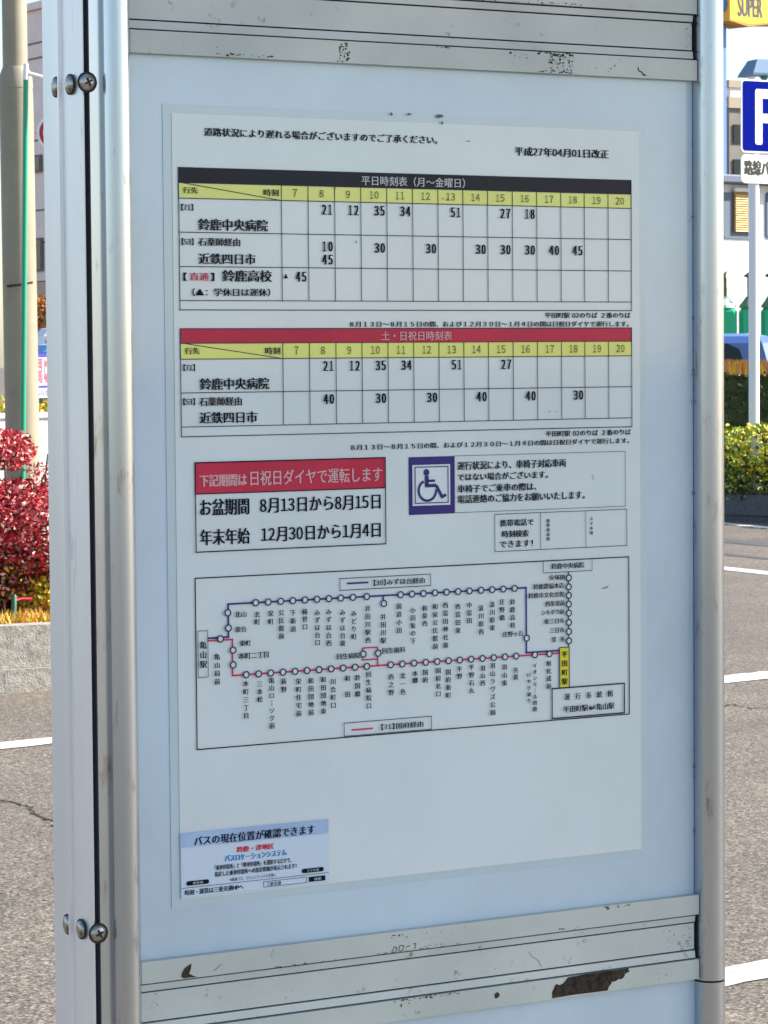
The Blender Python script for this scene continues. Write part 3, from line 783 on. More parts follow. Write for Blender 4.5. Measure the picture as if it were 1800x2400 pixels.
# bus position leaflet in the lower corner
p = P('leaflet', YB); p.rect(-128.9, -37.8, 168.2, 203.4)
lf = p.build('location_leaflet', poster)
tag(lf, 'small leaflet with a blue header in the lower corner of the sheet')
b = P('leaflet_blue', YT); b.rect(-128.9, -37.8, 168.2, 175.9); b.build('header_band', lf)
b = P('leaflet', YT); b.rect(-128.6, -38.1, 176.3, 203.1); b.build('leaflet_field', lf)
b = P('ink', YT2)
b.text('バスの現在位置が確認できます', -120.8, -46.5, 170.6, 175.6, 0.07)
b.text('「乗車停留所」と「降車停留所」を選択するだけで、', -108.6, -61.5, 187.3, 190.1, 0.07); b.text('指定した乗車停留所への接近情報が表示されます！', -108.6, -58.3, 190.8, 193.6, 0.07)
b.text('※高速バス、コミュニティバスを除く', -99.5, -71.2, 195.0, 196.9, 0.01)
b.text('時刻・運賃は三重交通HPへ', -126.7, -91.2, 199.0, 202, 0.09); b.text('三重交通', -76.9, -68, 199.6, 201.7, 0.02)
b.seg((-128.6, 197.9), (-38.1, 197.9), 0.25); b.frame(-78.8, -52, 199.1, 202.1, 0.25)
for u0, u1 in ((-125.7, -112), (-55, -41.2)):
    b.poly([(u0 + 1.2 * (1 - math.cos(t)), 195.6 - 1.2 * math.sin(t)) for t in (math.pi * k / 8 - math.pi / 2 for k in range(9))] + [(u1 - 1.2 * (1 - math.cos(t)), 195.6 + 1.2 * math.sin(t)) for t in (math.pi * k / 8 - math.pi / 2 for k in range(9))])
b.rect(-50.6, -40.3, 199.2, 202)
b.build('lettering', lf)
b = P('white_ink', YT2 - 0.0003); b.text('携帯用', -122, -116, 194.9, 196.4, 0); b.text('スマホ用', -52, -44.6, 194.9, 196.4, 0); b.text('検索', -47.5, -43, 199.8, 201.5, 0); b.build('reversed_lettering', lf)
b = P('bright_red', YT2); b.text('鈴鹿・津地区', -95.2, -72.1, 178.4, 181.6, 0.12); b.build('district_lettering', lf)
b = P('cyan_ink', YT2); b.text('バスロケーションシステム', -102.5, -64.3, 182.4, 185.9, 0.12); b.build('system_lettering', lf)
# grime on the laminate
b = P('dirt', YT2)
rn = random.Random(3)
for q in ((5.9, -219.8, 1.8, 2.4), (17.4, -220.2, 3.4, 1.6), (36.8, -219.9, 5.4, 2.2), (38.8, -216.1, 1.8, 2.2), (-17.2, -149.2, 0.9, 2.2), (39, -174, 2.2, 0.7), (42, -174, 1.2, 0.7), (-30.3, -178.3, 0.9, 1.6), (109.6, -54.2, 1.0, 1.0), (114, -54, 1.2, 0.6), (56, -206.5, 3.2, 0.8)): b.blob(*q, rnd=rn)
b.path([(146.0, 49.2), (148.6, 49.0), (149.8, 47.8)], 0.6); b.ring(138, -15.5, 1.5, 1.8, a0=-60, a1=60)
for _ in range(70): b.blob(rn.uniform(-126, 172), rn.uniform(-212, 200), rn.uniform(0.2, 0.5), rn.uniform(0.2, 0.4), n=6, rnd=rn)
b.build('grime_speckle', poster)

# ================================================================== ADDED UNSEEN ROOF that shades the board
sh = empty('added_shade_roof', (1.55, 1.95, 0), 0, 'unseen flat roofed shelter on slim posts whose roof shades the board', 'sunshade')
b = MB(); b.box(-1.25, 1.0, -1.5, 0.5, 2.45, 2.52, 'alu_side', 0.01); b.build('roof', sh)
for sx in (-0.55, 0.9):
    b = MB(); b.tube([(sx, 0.42, 0), (sx, 0.42, 2.45)], 0.03, 'alu_side'); b.build('post', sh)

# ================================================================== VEGETATION helper
def leaves(b, n, pick, size, mats, asp=0.45, rnd=random):
    """n small folded leaves at points given by pick() -> (x, y, z)"""
    names = [m for m, w in mats for _ in range(w)]
    for _ in range(n):
        c = Vector(pick()); l = size * rnd.uniform(0.6, 1.25); w = l * asp
        d = Vector((rnd.gauss(0, 1), rnd.gauss(0, 1), rnd.gauss(-0.1, 0.8))).normalized()
        sd = d.cross(Vector((rnd.gauss(0, 1), rnd.gauss(0, 1), rnd.gauss(0, 1)))).normalized()
        nn = d.cross(sd) * w * 0.25
        m = rnd.choice(names)
        b.add([c - d * l / 2, c + sd * w / 2 + nn, c + d * l / 2, c - sd * w / 2 + nn], [(0, 1, 2), (0, 2, 3)], m)
def in_ell(cx, cy, cz, rx, ry, rz, rnd=random, shell=0.5):
    while True:
        v = Vector((rnd.uniform(-1, 1), rnd.uniform(-1, 1), rnd.uniform(-1, 1)))
        if shell < v.length < 1: return (cx + v.x * rx, cy + v.y * ry, cz + v.z * rz)

# ================================================================== LEFT: planter island, pole, shrubs
def extrude_poly(b, pts, z0, z1, m, mtop=None):
    n = len(pts)
    b.add([(x, y, z0) for x, y in pts] + [(x, y, z1) for x, y in pts], [(i, (i + 1) % n, (i + 1) % n + n, i + n) for i in range(n)], m)
    b.add([(x, y, z1) for x, y in pts], [tuple(range(n))], mtop or m)
def off(p, n_, d): return (p[0] + n_[0] * d, p[1] + n_[1] * d)
# front edge runs (-6, 12.05) -> (0.4, 13.95)
fa, fb = (-6.0, 11.56), (0.2, 14.07)
fd = Vector((fb[0] - fa[0], fb[1] - fa[1])).normalized(); fn = (-fd.y, fd.x)
b = MB()
# lower strip (gutter block) then the taller block set back
def kerb_run(b, a0, a1, n_, t0, d0, d1, z0, z1, m):
    nseg = 3
    for k in range(nseg):
        p0 = (a0[0] + (a1[0] - a0[0]) * k / nseg, a0[1] + (a1[1] - a0[1]) * k / nseg); p1 = (a0[0] + (a1[0] - a0[0]) * (k + 0.985) / nseg, a0[1] + (a1[1] - a0[1]) * (k + 0.985) / nseg)
        extrude_poly(b, [off(p0, n_, d0), off(p1, n_, d0), off(p1, n_, d1), off(p0, n_, d1)], z0, z1, m)
kerb_run(b, fa, fb, fn, 0, 0.0, 0.16, 0, 0.105, 'kerb')
kerb_run(b, fa, fb, fn, 0, 0.035, 0.16, 0.107, 0.30, 'kerb')
kk = tag(b.build('planter_kerb'), 'two step weathered concrete kerb below the red shrub', 'kerb')
b = MB()
q0, q1 = off(fa, fn, 0.16), off(fb, fn, 0.16); q2, q3 = off(fb, fn, 2.6), off(fa, fn, 2.6)
extrude_poly(b, [q0, q1, q2, q3], 0, 0.285, 'soil')
tag(b.build('planter_soil'), kind='structure')
# dry grass along the kerb
rg = random.Random(21)
b = MB()
names = ['leaf_straw'] * 2 + ['leaf_gold'] * 4 + ['leaf_orange'] * 3 + ['leaf_lemon']
for _ in range(9000):
    t = rg.uniform(0.35, 1.0); d = 0.17 + abs(rg.gauss(0, 0.22)); x, y = off((fa[0] + (fb[0] - fa[0]) * t, fa[1] + (fb[1] - fa[1]) * t), fn, d)
    h = rg.uniform(0.02, 0.075); a = rg.uniform(0, 6.28); w = 0.005; lx, ly = rg.gauss(0, 0.03), rg.gauss(0, 0.03)
    b.add([(x - w * math.cos(a), y - w * math.sin(a), 0.28), (x + w * math.cos(a), y + w * math.sin(a), 0.28), (x + lx, y + ly, 0.285 + h)], [(0, 1, 2)], rg.choice(names))
tag(b.build('dry_grass'), 'low straw coloured grass along the planter edge', 'grass', kind='stuff')
# steel pole with a stepped sleeve
pole = empty('utility_pole', (-1.846, 15.0, 0.28), 0, 'thick cream steel pole with a stepped sleeve rising behind the red shrub', 'pole')
b = MB()
sx = -0.018
b.tube([(0.010, 0, 0), (0.0, 0, 2.52), (-0.001, 0, 2.60)], [0.088, 0.086, 0.085], 'pole', 24); b.build('lower_sleeve', pole)
b = MB(); b.tube([(-0.001, 0, 2.60), (-0.002, 0, 2.66), (-0.003, 0, 2.71)], [0.087, 0.084, 0.064], 'pole', 24); b.build('collar', pole)
b = MB(); b.tube([(-0.003, 0, 2.71), (-0.01, 0, 7.0)], [0.0635, 0.058], 'pole', 24); b.build('upper_shaft', pole)
b = MB(); b.tube([(0.075, -0.05, 1.62), (0.02, -0.092, 1.61), (-0.05, -0.08, 1.6)], 0.006, 'twig'); b.build('wire_tie', pole)
# green banner pole leaning on it
gp_ = empty('banner_pole', (-1.825, 14.75, 0.28), 0, 'thin emerald green pole with a white crossbar leaning beside the thick steel pole', 'pole')
b = MB(); b.tube([(0.0, 0, 0), (0.059, 0.0, 2.62)], [0.0145, 0.0135], 'green_pole', 16); b.build('shaft', gp_)
b = MB(); b.tube([(0.059, 0, 2.62), (0.0605, 0, 2.70)], [0.016, 0.012], 'white_metal', 14); b.build('cap', gp_)
b = MB(); b.tube([(0.059, 0, 2.655), (0.46, 0.02, 2.545)], 0.011, 'white_metal', 10); b.build('crossbar', gp_)
# red nandina shrub
rn2 = random.Random(12)
sb = empty('red_shrub', (-1.75, 14.0, 0.28), 0, 'dense nandina shrub with crimson autumn leaves in front of the thick pole', 'shrub')
b = MB(); 
hot = [('leaf_maroon', 3), ('leaf_crimson', 7), ('leaf_scarlet', 7), ('leaf_rose', 6)]  # rose: pink leaves, the extra share painting in pale highlights
low = [('leaf_maroon', 5), ('leaf_crimson', 4), ('leaf_rose', 3), ('leaf_olive', 5), ('leaf_gold', 2)]
leaves(b, 2000, lambda: in_ell(-0.10, 0.05, 0.80, 0.20, 0.2, 0.11, rn2, 0.1), 0.030, hot, 0.5, rn2)
leaves(b, 13000, lambda: in_ell(0.0, 0, 0.43, 0.50, 0.34, 0.24, rn2, 0.3), 0.030, hot, 0.5, rn2)
leaves(b, 8000, lambda: in_ell(-0.20, -0.02, 0.24, 0.34, 0.30, 0.20, rn2, 0.3), 0.030, low, 0.5, rn2)
leaves(b, 260, lambda: in_ell(0.16, 0, 0.70, 0.12, 0.16, 0.05, rn2, 0.0), 0.026, hot, 0.5, rn2)
b.build('crown', sb)
b = MB()
for _ in range(14):
    x, y = rn2.uniform(-0.22, 0.2), rn2.uniform(-0.1, 0.12)
    b.tube([(x * 0.6, y * 0.6, 0), (x, y, 0.3), (x * 1.5, y * 1.4, rn2.uniform(0.5, 0.85))], [0.011, 0.008, 0.004], 'twig', 6)
b.build('stem', sb)
st = empty('garden_stake', (-1.728, 13.66, 0.28), 0, 'short green stake with red tape at the foot of the crimson shrub', 'stake')
b = MB(); b.tube([(0, 0, 0), (0.004, 0, 0.13), (0.004, 0, 0.138)], [0.0125, 0.0125, 0.006], 'stake', 12); b.build('shaft', st)
b = MB(); b.tube([(0.004, 0, 0.108), (0.035, 0.03, 0.115), (0.08, 0.05, 0.112)], [0.006, 0.007, 0.008], 'red_tape', 8); b.build('tape', st)
# yellow shrub right of it
ys = empty('yellow_shrub', (-1.60, 14.05, 0.28), 0, 'low shrub with golden yellow leaves beside the crimson shrub', 'shrub')
b = MB(); leaves(b, 5000, lambda: in_ell(0.0, 0, 0.12, 0.2, 0.2, 0.13, rn2, 0.2), 0.030, [('leaf_gold', 6), ('leaf_lemon', 5), ('leaf_olive', 2), ('leaf_orange', 2)], 0.55, rn2); b.build('crown', ys)
b = MB()
for _ in range(8): b.tube([(rn2.uniform(-.05, .05), rn2.uniform(-.05, .05), 0), (rn2.uniform(-.18, .18), rn2.uniform(-.12, .12), 0.3)], [0.008, 0.004], 'twig', 6)
b.build('stem', ys)

# banner on two stakes
ang = R(68)
bn = empty('campaign_banner', (-2.005, 17.0, 0), ang, 'blue white and red banner with large red characters stretched between stakes beyond the pole', 'banner')
def frontboard(b, x0, x1, z0, z1, y0, y1, m): b.box(x0, x1, y0, y1, z0, z1, m)
b = MB(); b.box(-0.02, 0.66, 0.0, 0.004, 1.29, 1.545, 'banner_white'); b.build('cloth', bn)
k = Ink('banner_blue', -0.001); k.rect(-0.02, 0.66, 1.545, 1.522); k.rect(-0.02, 0.66, 1.345, 1.362, 'banner_blue'); k.build('blue_band', bn)
k = Ink('banner_red', -0.002)
for j, ch in enumerate('間以'): k.text(ch, 0.004 + j * 0.092, 0.086 + j * 0.092, 1.518, 1.372, 0.09)
k.build('headline_lettering', bn)
k = Ink('banner_ink', -0.002); k.text('議員委員会', 0.0, 0.26, 1.337, 1.297, 0.1); k.build('small_lettering', bn)
for sx in (-0.03, 0.67):
    b = MB(); b.tube([(sx, 0.012, 0.28), (sx, 0.012, 1.56)], 0.012, 'white_metal', 8); b.build('stake', bn)

# ================================================================== LEFT: distance
bd = Vector((-0.53, 0.85)).normalized()
bx = empty('brick_building', (-0.668, 45.96, 0), math.atan2(-bd.y, -bd.x), 'tall pinkish brown tiled building with small dark windows behind the parked van', 'building')
# local +x runs towards the near corner, so the wall spans x from -18 to 0; front faces -y
b = MB(); b.box(-12, 0, 0, 1.8, 3.0, 8.02, 'tile_wall'); b.build('wall', bx)
b = MB(); b.box(-12, 0.02, -0.03, 1.8, 0, 2.98, 'tile_base'); b.build('base_wall', bx)
b = MB(); b.box(-12.1, 0.1, -0.08, 1.9, 8.025, 8.16, 'tile_wall'); b.build('parapet', bx)
b = MB()
for z in (7.4, 7.12, 5.6, 4.3, 3.7): b.box(-12, 0, -0.012, -0.002, z, z + 0.03, 'groove')
b.build('wall_joint', bx)
for xx in (-11.05, -9.35, -7.2, -5.0, -2.8):
    for z, h in ((5.02, 0.32), (3.18, 0.62)):
        if xx == -9.35 and z > 4: continue
        b = MB(); b.box(xx, xx + 0.42, -0.05, -0.02, z, z + h, 'groove'); w = b.build('window', bx)
        b = MB(); b.box(xx + 0.04, xx + 0.38, -0.056, -0.052, z + 0.04, z + h - 0.04, 'glass_dark'); b.build('pane', w)
# overhead cables
for (z0, z1, x0, x1, y, rad, lb) in ((8.2, 4.6, -9, 4, 40, 0.02, 'upper white overhead cable crossing the tiled building'), (7.95, 4.35, -9, 4, 40.1, 0.02, 'lower white overhead cable crossing the tiled building')):
    b = MB(); n = 12
    b.tube([(x0 + (x1 - x0) * t / n, y, z0 + (z1 - z0) * t / n - 0.25 * math.sin(math.pi * t / n)) for t in range(n + 1)], rad, 'white_metal', 6)
    tag(b.build('overhead_cable'), lb, 'cable', 'overhead cables')
# round red traffic sign on its post
ts = empty('traffic_sign', (-4.945, 45.0, 0), R(5), 'round red and white traffic sign on a bracket arm behind the board', 'road sign')
zc = 1.5 + (845 - 313) / 153.3
b = MB(); b.tube([(0, 0.06, 0), (0, 0.06, zc + 0.5)], 0.038, 'white_metal', 12); b.build('post', ts)
b = MB(); b.tube([(-0.75, 0.06, zc + 0.02), (0, 0.06, zc + 0.02)], 0.02, 'white_metal', 8); b.build('bracket_arm', ts)
b = MB(); n = 40
b.loft([[(0.285 * math.cos(-2 * math.pi * k / n), yy, zc + 0.285 * math.sin(-2 * math.pi * k / n)) for k in range(n)] for yy in (0.018, 0.0)], 'white_metal'); b.build('plate', ts)
k = Ink('sign_red', -0.002); k.ring(0, zc, 0.0, 0.25, n=40); k.build('red_disc', ts)
k = Ink('white_metal', -0.004); k.rect(-0.19, 0.19, zc - 0.045, zc + 0.045); k.build('white_bar', ts)

# vehicles --------------------------------------------------------
def car(name, loc, rz, paint, glass, L, W, H, hood, label, cat='car', box=False):
    """car along +x (front at +x); hood: bonnet height"""
    root = empty(name, loc, rz, label, cat, None)
    hw = W / 2; belt = hood + 0.06
    fx, rx = L / 2, -L / 2
    a = 0.18 if box else 0.9            # bonnet length before the windscreen
    prof = [(rx + 0.02, 0.32), (rx, 0.6), (rx + 0.03, belt), (fx - a, belt), (fx - 0.18, hood - 0.06), (fx, hood - 0.2), (fx, 0.42), (fx - 0.08, 0.24), (rx + 0.15, 0.24)]
    prof = prof[::-1]
    b = MB()
    rings = []
    for yy, k in ((-hw, 0.93), (-hw + 0.06, 1.0), (hw - 0.06, 1.0), (hw, 0.93)):
        rings.append([(x * (1 if k == 1 else 0.985), yy, 0.5 + (z - 0.5) * k) for x, z in prof])
    b.loft([r[::-1] for r in rings], paint); b.build('body', root)
    # greenhouse
    r0, r1 = rx + 0.08, fx - a - 0.05
    t0, t1 = rx + 0.28, fx - a - (0.35 if box else 0.75)
    b = MB()
    def ring(x0, x1, w, z, c=0.12): return [(x0 + c, -w, z), (x1 - c, -w, z), (x1, -w + c, z), (x1, w - c, z), (x1 - c, w, z), (x0 + c, w, z), (x0, w - c, z), (x0, -w + c, z)]
    b.loft([ring(r0, r1, hw - 0.06, belt - 0.02), ring(r0 + (t0 - r0) * .8, r1 + (t1 - r1) * .8, hw - 0.14, belt + (H - belt) * 0.86), ring(t0, t1, hw - 0.20, H - 0.03), ring(t0 + 0.12, t1 - 0.12, hw - 0.34, H)], paint)
    b.build('roof', root)
    zz0, zz1 = belt + 0.05, belt + (H - belt) * 0.86
    def yy(z): return hw - 0.06 - 0.08 * (z - belt + 0.02) / ((H - belt) * 0.86 + 0.02) + 0.006
    def xs(e0, e1, z): return e0 + (e1 - e0) * .8 * (z - belt) / ((H - belt) * 0.86)
    mid = (r0 + r1) / 2 + 0.1
    for sgn in (-1, 1):
        for xa, xb, sl, sr in ((r0 + 0.34, mid - 0.05, 0.22, 0.0), (mid + 0.05, r1 - 0.22, 0.0, -0.42 if not box else -0.2)):
            b = MB()
            pts = [(xa, zz0), (xb, zz0), (xb + sr * 0.85, zz1 - 0.04), (xb + sr - 0.06, zz1), (xa + sl + 0.08, zz1), (xa + sl * 0.8, zz1 - 0.06)]
            vs = [(x, sgn * yy(z), z) for x, z in pts]
            b.add(vs, [tuple(range(6)) if sgn < 0 else tuple(range(5, -1, -1))], glass); b.build('side_window', root)
    for e0, e1, nm, d in ((r1, t1, 'windscreen', 0.006), (r0, t0, 'rear_window', -0.006)):
        b = MB(); w0, w1 = hw - 0.2, hw - 0.28
        xa, xb = xs(e0, e1, zz0) + d, xs(e0, e1, zz1 + 0.05) + d
        vs = [(xa, -w0, zz0), (xa, w0, zz0), (xb, w1, zz1 + 0.05), (xb, -w1, zz1 + 0.05)]
        b.add(vs, [(0, 1, 2, 3) if d > 0 else (3, 2, 1, 0)], glass); b.build(nm, root)
    for xw in (rx + 0.62, fx - 0.68):
        for sgn in (-1, 1):
            b = MB(); n = 20; rr = 0.29; y0 = sgn * (hw - 0.16); y1 = sgn * (hw + 0.008)
            b.loft([[(xw + r_ * math.cos(sgn * 2 * math.pi * k / n), y_, rr + r_ * math.sin(sgn * 2 * math.pi * k / n)) for k in range(n)] for r_, y_ in ((rr * .9, y0), (rr, y0 + sgn * .03), (rr, y1 - sgn * .03), (rr * .88, y1))][::-1], 'tyre'); wh = b.build('wheel', root)
            b = MB(); b.loft([[(xw + r_ * math.cos(sgn * 2 * math.pi * k / n), y_, rr + r_ * math.sin(sgn * 2 * math.pi * k / n)) for k in range(n)] for r_, y_ in ((rr * .64, y1 + sgn * .002), (rr * .6, y1 + sgn * .008))][::-1], 'rim'); b.build('rim', wh)
    for sgn in (-1, 1):
        b = MB(); b.box(fx - 0.12, fx + 0.004, sgn * (hw - 0.28) - 0.14, sgn * (hw - 0.28) + 0.14, hood - 0.32, hood - 0.2, 'lamp_clear', 0.01); b.build('headlight', root)
        b = MB(); b.box(rx - 0.004, rx + 0.06, sgn * (hw - 0.16) - 0.07, sgn * (hw - 0.16) + 0.07, 0.7, 1.0, 'lamp_red', 0.01); b.build('tail_light', root)
    return root
def px(x, Y): return (x - 900) / 6900.0 * Y
car('white_van', (px(-10, 36) + 2.05, 36.9, 0), math.pi, 'car_white', 'glass_green', 4.1, 1.7, 1.93, 1.0, 'tall white van parked in front of the pinkish tiled building', 'van', True)
car('kei_wagon', (px(-53, 27) + 1.7, 27.8, 0), math.pi, 'car_sky', 'glass_green', 3.4, 1.48, 1.68, 0.95, 'small sky blue wagon parked beyond the red and white banner', 'car', True)
car('blue_car', (px(1874, 30) - 1.95, 30.8, 0), math.pi, 'car_blue', 'glass_dark', 3.9, 1.68, 1.73, 0.95, 'mid blue hatchback parked behind the clipped orange topped hedge', 'car', False)
# low white wall with yellow ground cover behind the planter
b = MB(); b.box(-2.5, 2.0, 0, 0.18, 0, 1.11, 'white_wall', 0.02); b.box(-2.5, 2.0, -0.015, 0.195, 1.112, 1.15, 'white_wall', 0.01)
tag(b.build('low_wall', None, (-2.3, 20.0, 0), R(33)), 'low white rendered wall below the banner', 'wall')
b = MB(); ry = random.Random(8)
leaves(b, 8000, lambda: (ry.uniform(-2.4, 1.9), 0.36 + ry.gauss(0, 0.1), 0.95 + abs(ry.gauss(0, 0.14))), 0.06, [('leaf_gold', 5), ('leaf_lemon', 5), ('leaf_lime', 3)], 0.5, ry)
for k in range(40):
    xk = -2.3 + k * 0.105
    b.tube([(xk, 0.42, 0), (xk + 0.03, 0.44, 0.95)], [0.012, 0.006], 'twig', 5)
yh = tag(b.build('yellow_hedge', None, (-2.3, 20.0, 0), R(33)), 'row of yellow shrubs growing behind the low white wall', 'hedge')
tr = empty('autumn_tree', (px(112, 44), 44.0, 0), 0, 'small tree with rusty orange leaves beside the tiled building', 'tree')
b = MB(); leaves(b, 900, lambda: in_ell(0, 0, 2.2, 0.28, 0.3, 0.3, ry, 0.1), 0.09, [('leaf_orange', 6), ('leaf_straw', 2), ('leaf_olive', 1)], 0.6, ry); b.build('crown', tr)
b = MB(); b.tube([(0, 0, 0), (0.02, 0, 1.3), (0, 0, 2.2)], [0.05, 0.035, 0.015], 'twig', 8); b.build('trunk', tr)

# ================================================================== RIGHT: planter, hedges
ka, kb = (0.4, 30.05), (6.4, 23.3)
kd = Vector((kb[0] - ka[0], kb[1] - ka[1])).normalized(); kn = (-kd.y, kd.x)
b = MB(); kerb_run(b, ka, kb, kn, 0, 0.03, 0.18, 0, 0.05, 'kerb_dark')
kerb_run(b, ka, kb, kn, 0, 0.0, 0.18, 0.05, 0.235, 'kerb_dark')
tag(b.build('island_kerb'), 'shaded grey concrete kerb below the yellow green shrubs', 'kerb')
b = MB(); extrude_poly(b, [off(ka, kn, 0.18), off(kb, kn, 0.18), off(kb, kn, 2.2), off(ka, kn, 2.2)], 0, 0.25, 'soil'); tag(b.build('island_soil'), kind='structure')
rr = random.Random(31)
def along(t, d): return off((ka[0] + (kb[0] - ka[0]) * t, ka[1] + (kb[1] - ka[1]) * t), kn, d)
shrub_pts = [0.19, 0.29, 0.385, 0.47, 0.56, 0.66, 0.78, 0.9]
for j, t in enumerate(shrub_pts):
    x, y = along(t, 0.42)
    lbl = 'rounded yellow green shrub between the parking sign and the board' if j == 3 else ('rounded yellow green shrub at the foot of the parking sign post' if j == 4 else 'rounded yellow green shrub further along the shaded kerb')
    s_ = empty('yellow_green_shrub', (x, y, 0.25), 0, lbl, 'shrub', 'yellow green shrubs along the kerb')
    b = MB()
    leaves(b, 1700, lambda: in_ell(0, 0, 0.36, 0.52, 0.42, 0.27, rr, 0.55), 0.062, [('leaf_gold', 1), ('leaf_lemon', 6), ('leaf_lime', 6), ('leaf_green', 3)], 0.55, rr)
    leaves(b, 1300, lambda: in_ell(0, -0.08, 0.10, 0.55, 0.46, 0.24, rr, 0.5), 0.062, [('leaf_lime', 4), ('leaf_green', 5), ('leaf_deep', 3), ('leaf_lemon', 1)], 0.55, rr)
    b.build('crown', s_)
    b = MB()
    for _ in range(7): b.tube([(rr.uniform(-.08, .08), rr.uniform(-.08, .08), 0), (rr.uniform(-.3, .3), rr.uniform(-.25, .25), 0.4)], [0.014, 0.006], 'twig', 5)
    b.build('stem', s_)
hg = empty('clipped_hedge', (4.0, 28.9, 0), 0, 'dark green clipped hedge with dry orange tips behind the yellow shrubs', 'hedge')
b = MB()
leaves(b, 9000, lambda: (rr.uniform(-1.6, 2.4), rr.choice((-0.30, -0.30, 0.3)) + rr.gauss(0, 0.05), rr.uniform(0.3, 1.33)), 0.05, [('leaf_deep', 7), ('leaf_green', 3)], 0.6, rr)
leaves(b, 4200, lambda: (rr.uniform(-1.6, 2.4), rr.uniform(-0.36, 0.36), 1.30 + abs(rr.gauss(0, 0.03))), 0.05, [('leaf_green', 3), ('leaf_straw', 2), ('leaf_deep', 2)], 0.6, rr)
b.build('foliage', hg)
b = MB()
for _ in range(7000):
    x, y = rr.uniform(-1.6, 2.4), rr.uniform(-0.34, 0.34); h = rr.uniform(0.05, 0.15)
    b.add([(x - 0.016, y, 1.32), (x + 0.016, y, 1.32), (x + rr.gauss(0, 0.02), y + rr.gauss(0, 0.02), 1.33 + h)], [(0, 1, 2)], rr.choice(('leaf_orange', 'leaf_orange', 'leaf_straw', 'leaf_gold')))
b.build('dry_tip', hg)
b = MB()
for k in range(16): b.tube([(-1.5 + k * 0.25, 0, 0), (-1.5 + k * 0.25 + 0.03, 0, 1.25)], [0.02, 0.008], 'twig', 6)
b.box(-1.58, 2.38, -0.27, 0.27, 0.3, 1.31, 'leaf_deep')
b.build('stem', hg)

# parking sign ----------------------------------------------------
Yp = 27.4; zpx = lambda y, Y: 1.5 + (833.5 - y) / 6900.0 * Y
pk = empty('parking_sign', (px(1777, Yp), Yp, 0), R(33), 'blue parking sign over a white route bus plate on a white post', 'road sign')
b = MB(); b.tube([(0, 0.05, 0.2), (0.0, 0.05, zpx(185, Yp))], 0.05, 'white_post', 16); b.build('post', pk)
cxp = 0.135; hs = 0.335
def rrect(x0, x1, z0, z1, r, n=6):
    pts = []
    for cx_, cz_, a0 in ((x1 - r, z0 + r, -90), (x1 - r, z1 - r, 0), (x0 + r, z1 - r, 90), (x0 + r, z0 + r, 180)):
        for k in range(n + 1):
            a = R(a0 + 90 * k / n); pts.append((cx_ + r * math.cos(a), cz_ + r * math.sin(a)))
    return pts
zt, zb = zpx(192, Yp), zpx(361, Yp)
b = MB(); b.prism(rrect(cxp - hs, cxp + hs, zb, zt, 0.04), -0.012, 0.0, 'white_metal'); b.build('plate', pk)
k = Ink('sign_blue', -0.014); k.poly(rrect(cxp - hs + 0.014, cxp + hs - 0.014, zb + 0.014, zt - 0.014, 0.03)); k.build('blue_field', pk)
k = Ink('white_metal', -0.016); 
px0, pz0, pz1 = cxp - 0.17, zb + 0.075, zt - 0.085; zm = pz1 - 0.155
k.poly(rrect(px0, px0 + 0.085, pz0, pz1, 0.02)); k.Y = -0.017
k.rect(px0 + 0.06, px0 + 0.2, pz1 - 0.085, pz1); k.rect(px0 + 0.06, px0 + 0.2, zm - 0.155, zm - 0.07)
k.ring(px0 + 0.2, zm, 0.07, 0.155, a0=-90, a1=90, n=16); k.build('letter', pk)
z1_, z0_ = zpx(366, Yp), zpx(432, Yp)
b = MB(); b.prism(rrect(cxp - hs, cxp + hs, z0_, z1_, 0.05), -0.012, 0.0, 'white_metal'); sp2 = b.build('sub_plate', pk)
k = Ink('grey_ink', -0.014); k.text('路線バス専用', cxp - hs + 0.03, cxp + hs - 0.03, z1_ - 0.05, z0_ + 0.07, 0.12); k.build('lettering', sp2)
b = MB(); b.box(-0.08, 0.2, 0.0005, 0.03, zt - 0.12, zt - 0.09, 'white_post'); b.box(-0.08, 0.2, 0.0005, 0.03, zb + 0.09, zb + 0.12, 'white_post'); b.build('clamp', pk)

# green recycling containers --------------------------------------
def container(x, Y, lid, label, w):
    r_ = empty('recycling_container', (px(x, Y), Y, 0), 0, label, 'container', 'green containers behind the blue car')
    zt_, zl, zp = zpx(722, Y), zpx(695, Y), zpx(636, Y)
    b = MB(); b.box(-w, w, -w, w, 0, zt_, 'bin_green', 0.05); b.build('body', r_)
    b = MB(); n = 16
    b.loft([[(rr_ * math.cos(2 * math.pi * k / n), rr_ * math.sin(2 * math.pi * k / n), z) for k in range(n)] for rr_, z in ((w * 1.02, zt_ + 0.002), (w * 0.98, zt_ + 0.04), (w * 0.55, zl - 0.05), (w * 0.3, zl))], lid); b.build('lid', r_)
    b = MB(); b.tube([(0, 0, zl), (0, 0, zp - 0.09), (-0.035, 0, zp - 0.085), (0.02, 0, zp)], [0.026, 0.026, 0.05, 0.012], 'olive', 8); b.build('lifting_bar', r_)
container(1702, 42, 'bin_white', 'green container with a pale mint lid against the white shop wall', 0.155)
container(1757, 42, 'bin_dark', 'green container with a leaf green lid beside the parking sign post', 0.14)
container(1806, 42, 'bin_dark', 'green container mostly past the parking sign post', 0.125)

